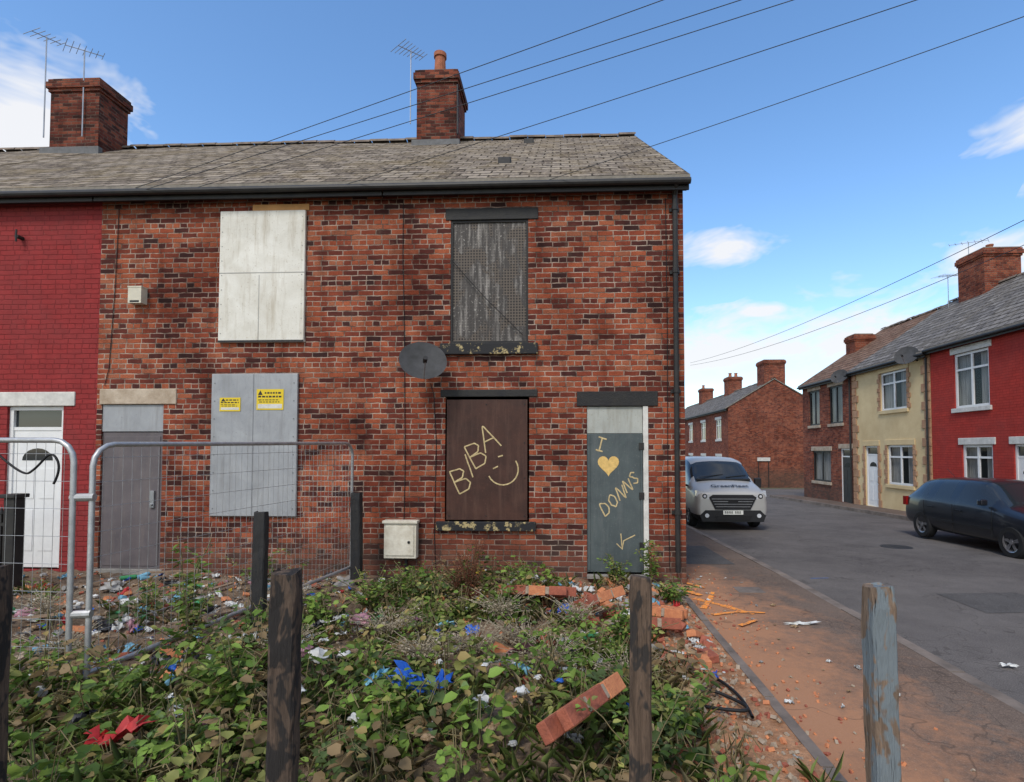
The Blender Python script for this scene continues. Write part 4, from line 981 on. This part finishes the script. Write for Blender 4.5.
chunk('fallen_masonry',1.22,6.1,.02,(math.radians(80),.0,-.5),1,4,6)
cols=[('litter_white',(.75,.75,.72)),('litter_blue',(.03,.14,.6)),('litter_red',(.5,.03,.03)),('litter_card',(.4,.27,.15)),('litter_green',(.06,.3,.12)),('litter_yellow',(.65,.45,.05)),('litter_black',(.03,.03,.035)),('litter_pink',(.5,.25,.3)),('litter_cyan',(.2,.45,.6)),('litter_grey',(.38,.37,.35))]
LM=[simple(n_,c_,.5,scale=14,var=.5,bump=0) for n_,c_ in cols]
mb=MB()
def crump(x,y,s,mi,asp=1,rough=.35,lift=.02):
    n=9; a=R.uniform(0,6.28); sd=R.uniform(0,99); ca,sa=math.cos(a),math.sin(a); g={}
    til=R.uniform(-.35,.35)
    for i in range(n):
        for j in range(n):
            uu,vv=(i/(n-1)-.5),(j/(n-1)-.5); u,v=uu*s,vv*s*asp
            w=noise.noise(Vector((uu*3+sd,vv*3,sd)))+.6*noise.noise(Vector((uu*8+sd,vv*8,sd)))
            u2=u+noise.noise(Vector((uu*4,sd,vv*4)))*s*.4; v2=v+noise.noise(Vector((sd,uu*4,vv*4+5)))*s*.4*asp
            px,py=x+u2*ca-v2*sa,y+u2*sa+v2*ca; zb=soil(px,py) if px<1.52 else gz(py)+.12
            g[i,j]=(px,py,zb+lift+abs(w)*s*rough*1.5+u*til*.5)
    for i in range(n-1):
        for j in range(n-1): mb.poly([g[i,j],g[i+1,j],g[i+1,j+1],g[i,j+1]],mi)
def bag(x,y,r,mi,lift=0,sq=.55):
    sd=R.uniform(0,99); n=16; m=10; z0=(soil(x,y) if x<1.52 else gz(y)+.12)+lift+r*sq*.6
    def pt(i,j):
        th=math.pi*j/m; ph=2*math.pi*i/n; d=Vector((math.sin(th)*math.cos(ph),math.sin(th)*math.sin(ph),math.cos(th)))
        q=1+.55*noise.noise(d*1.6+Vector((sd,0,0)))+.6*abs(noise.noise(d*4+Vector((0,sd,0))))-.15
        return (x+d.x*r*q,y+d.y*r*q*.8,z0+d.z*r*q*sq)
    for i in range(n):
        for j in range(m): mb.poly([pt(i,j),pt(i,j+1),pt((i+1)%n,j+1),pt((i+1)%n,j)],mi)
for k in range(1000):
    c=R.random()
    if c<.6: x,y=R.uniform(-7.5,-1.8),R.uniform(4.3,7.5)
    elif c<.82: x,y=R.uniform(-2,1.4),R.uniform(5.8,7.5)
    else: x,y=R.uniform(-5,1.3),R.uniform(3.0,6)
    mi=R.choices(range(10),[34,5,2,28,2,2,10,3,5,16])[0]; s=R.uniform(.025,.12)
    if R.random()<.10: s*=1.8
    if R.random()<.3: bag(x,y,s*.42,mi,0 if y>5 or x<-3 else R.uniform(.03,.15))
    else: crump(x,y,s,mi,R.uniform(.3,1),lift=.02 if y>5 or x<-3 else R.uniform(.05,.2))
for (x,y,s,mi,l) in((-1.05,3.62,.08,1,.18),(-.25,3.45,.045,0,.22),(-1.95,4.0,.08,7,.14),(-1.78,3.95,.07,0,.16),(-1.9,5.1,.10,7,.1),(-2.6,5.2,.12,9,.1),(.05,6.0,.09,1,.03),(1.05,6.5,.09,8,.03),(.7,5.9,.07,0,.04),(.35,6.95,.07,0,.04),(-.6,7.3,.10,0,.03),(-.4,7.3,.08,0,.03),(-3.9,4.8,.08,8,.04),(-4.5,5.2,.1,6,.03),(-4.9,6.0,.1,0,.03),(-5.6,6.6,.12,9,.03),(.75,6.2,.08,0,.02),(.95,4.3,.04,0,.02),(-5.5,5.4,.09,7,.02),(-6.1,5.0,.1,8,.02)):
    bag(x,y,s,mi,l)
crump(-1.0,3.55,.28,1,.5,.4,.22); crump(-.82,3.6,.18,1,.6,.5,.22); crump(-1.25,3.68,.14,8,.7,.5,.2); crump(-.55,3.95,.09,0,.8,.3,.22)
crump(-2.42,2.88,.24,2,.55,.35,.16); crump(-2.1,4.1,.2,0,.4,.4,.16)
crump(2.6,6.0,.3,0,.15,.1,.004);crump(4.1,5.2,.1,0,.6,.3,-.1); crump(1.15,4.6,.12,0,.5,.3,.01); crump(1.3,5.2,.1,3,.5,.3,.01)
for k in range(30): crump(R.uniform(1.62,2.6),R.uniform(3.2,8.5),R.uniform(.02,.06),R.choice([0,3,3,9]),R.uniform(.3,1),.3,.002)
mb.build('litter',LM,None,smooth=True)
mb=MB()
for k in range(44):
    x,y=R.uniform(-7,1),R.uniform(3.6,7.3); a=R.uniform(0,3.1); z=soil(x,y)+.05; r=.03; L=R.choice([.12,.18]); mi=R.choice([0,8,4,9,5,6])
    d=Vector((math.cos(a),math.sin(a),R.uniform(-.3,.3))); p=Vector((x,y,z)); mb.cyl(p,p+d*L,r,n=12,mi=mi)
    mb.cyl(p+d*L,p+d*(L+.04),r,r*.4,n=12,mi=mi); mb.cyl(p+d*(L+.04),p+d*(L+.065),r*.42,n=10,mi=0)
mb.build('discarded_bottles',LM)
mb=MB()
for k in range(24):
    x,y=R.uniform(-6.8,-1),R.uniform(4.5,7.3); brickat(mb,x,y,soil(x,y)+.06,R.uniform(-.1,.1),R.uniform(-.2,.2),R.uniform(0,3.1),R.uniform(.3,.9),.06,.02,0)
mb.build('scrap_timber',[simple('scrap_wood',(.30,.21,.14),.85,stretch=(1,8,8))])
curve('discarded_hose',[[(-.0+1.0,3.9,.0),(1.25,3.75,.03),(1.32,3.95,-.01),(1.1,4.15,.02),(.9,4.1,.05),(.85,3.85,.05)],[(1.15,4.5,0),(1.35,4.2,.0),(1.3,3.8,-.02)]],.012,M_cable,None,1,True)
t=NT('orange_spray',.85); t.col(t.mix(t.ramp(t.noise(22,t.obj(),4,.75),[(.40,0.0),(.5,1.0)]),(.26,.14,.08),(.88,.30,.05))); M_or=t.mat
M_bl=simple('blue_spray',(.08,.2,.5),.8,bump=0,c2=(.08,.1,.15),scale=20)
def mark(name,pts,w,mat,z):
    mb=MB()
    for (a,b),(c,d) in zip(pts[:-1],pts[1:]):
        L=math.hypot(c-a,d-b); nx_,ny_=-(d-b)/L*w/2,(c-a)/L*w/2
        mb.poly([(a-nx_,b-ny_,gz(b)+z),(a+nx_,b+ny_,gz(b)+z),(c+nx_*.6,d+ny_*.6,gz(d)+z),(c-nx_*.6,d-ny_*.6,gz(d)+z)])
    mb.build(name,[mat])
zz=.119
for pts,wd in (([(1.68,7.0),(1.95,6.7),(2.2,6.35)],.10),([(1.68,6.55),(1.85,6.9),(2.0,7.3)],.08),([(1.72,6.3),(2.05,6.42),(2.35,6.4)],.07),([(1.65,7.9),(1.95,7.5)],.08),([(1.66,7.3),(1.8,7.1)],.12),([(1.9,5.9),(2.15,6.1)],.06)):
    mark('spray_marking',pts,wd,M_or,zz); zz+=.003
mark('spray_marking',[(3.9,8.7),(4.2,8.75)],.04,M_bl,.004)

# ------------------------------------------------------------ light & world
az=math.radians(22); el=math.radians(48)
sdir=Vector((-math.sin(az)*math.cos(el),-math.cos(az)*math.cos(el),math.sin(el)))
sl=bpy.data.lights.new('sun','SUN'); sl.energy=2.15; sl.angle=math.radians(13); sl.color=(1,.96,.90)
so=link(bpy.data.objects.new('sun',sl)); so.rotation_euler=sdir.to_track_quat('Z','Y').to_euler()
w=bpy.data.worlds.new("World"); sc.world=w; w.use_nodes=True; nt=w.node_tree
class WT(NT):
    def __init__(s,nt): s.t=nt
W_=WT(nt); bg=nt.nodes['Background']
sky=W_.n('ShaderNodeTexSky',sky_type='NISHITA'); sky.sun_disc=False; sky.sun_elevation=el; sky.sun_rotation=math.pi+az
sky.air_density=1.0; sky.dust_density=.7; sky.ozone_density=1.6
hs=W_.n('ShaderNodeHueSaturation'); hs.inputs['Saturation'].default_value=1.17; hs.inputs['Value'].default_value=1.85; W_.l(sky.outputs[0],hs.inputs['Color'])
gen=W_.n('ShaderNodeTexCoord').outputs['Generated']
nv=W_.n('ShaderNodeMapping'); nv.inputs['Scale'].default_value=(1,1,2.2); W_.l(gen,nv.inputs[0])
n1=W_.noise(8,nv.outputs[0],4,.62,.35)
tot=None
# clouds: the ones in view, plus broad ones on the other sides of the sky
for (dx,dy,dz,rx,rz) in((-1.04,1,.63,.095,.07),(.31,1,.375,.06,.022),(.885,1,.60,.055,.022),(.38,1,.185,.22,.045),(.86,1,.36,.10,.03),(.37,1,.255,.03,.009),(-2.2,1,.5,.4,.12),(2.2,1,.4,.5,.1),(-.8,-1,.5,.8,.25),(.9,-1,.4,.8,.2),(.1,-1,1.2,.7,.4)):
    d=Vector((dx,dy,dz)).normalized()
    s=W_.n('ShaderNodeVectorMath',operation='SUBTRACT'); W_.l(gen,s.inputs[0]); s.inputs[1].default_value=d
    m=W_.n('ShaderNodeVectorMath',operation='MULTIPLY'); W_.l(s.outputs[0],m.inputs[0]); k=1/rx; m.inputs[1].default_value=(k,k,1/rz)
    ln=W_.n('ShaderNodeVectorMath',operation='LENGTH'); W_.l(m.outputs[0],ln.inputs[0])
    v=W_.m('SUBTRACT',1.0,W_.m('MULTIPLY',ln.outputs['Value'],.55),clamp=True)
    tot=v if tot is None else W_.m('MAXIMUM',tot,v)
f=W_.m('ADD',tot,W_.m('MULTIPLY',W_.m('SUBTRACT',n1,.5),2.0))
f=W_.m('MULTIPLY',f,W_.m('GREATER_THAN',tot,.001))
cf=W_.ramp(f,[(.2,0.0),(.75,.93)])
col=W_.mix(cf,hs.outputs[0],(6.7,6.7,6.8))
W_.l(col,bg.inputs[0]); bg.inputs[1].default_value=.14

# ------------------------------------------------------------ camera
cam=bpy.data.cameras.new('camera'); co=link(bpy.data.objects.new('camera',cam)); sc.camera=co
cam.sensor_width=36; cam.lens=36*540/1024; cam.clip_end=3000; cam.clip_start=.05
cam.shift_x=-.0258; cam.shift_y=.039
co.location=(0,0,1.8); co.rotation_euler=(math.radians(92),0,math.radians(2.4))
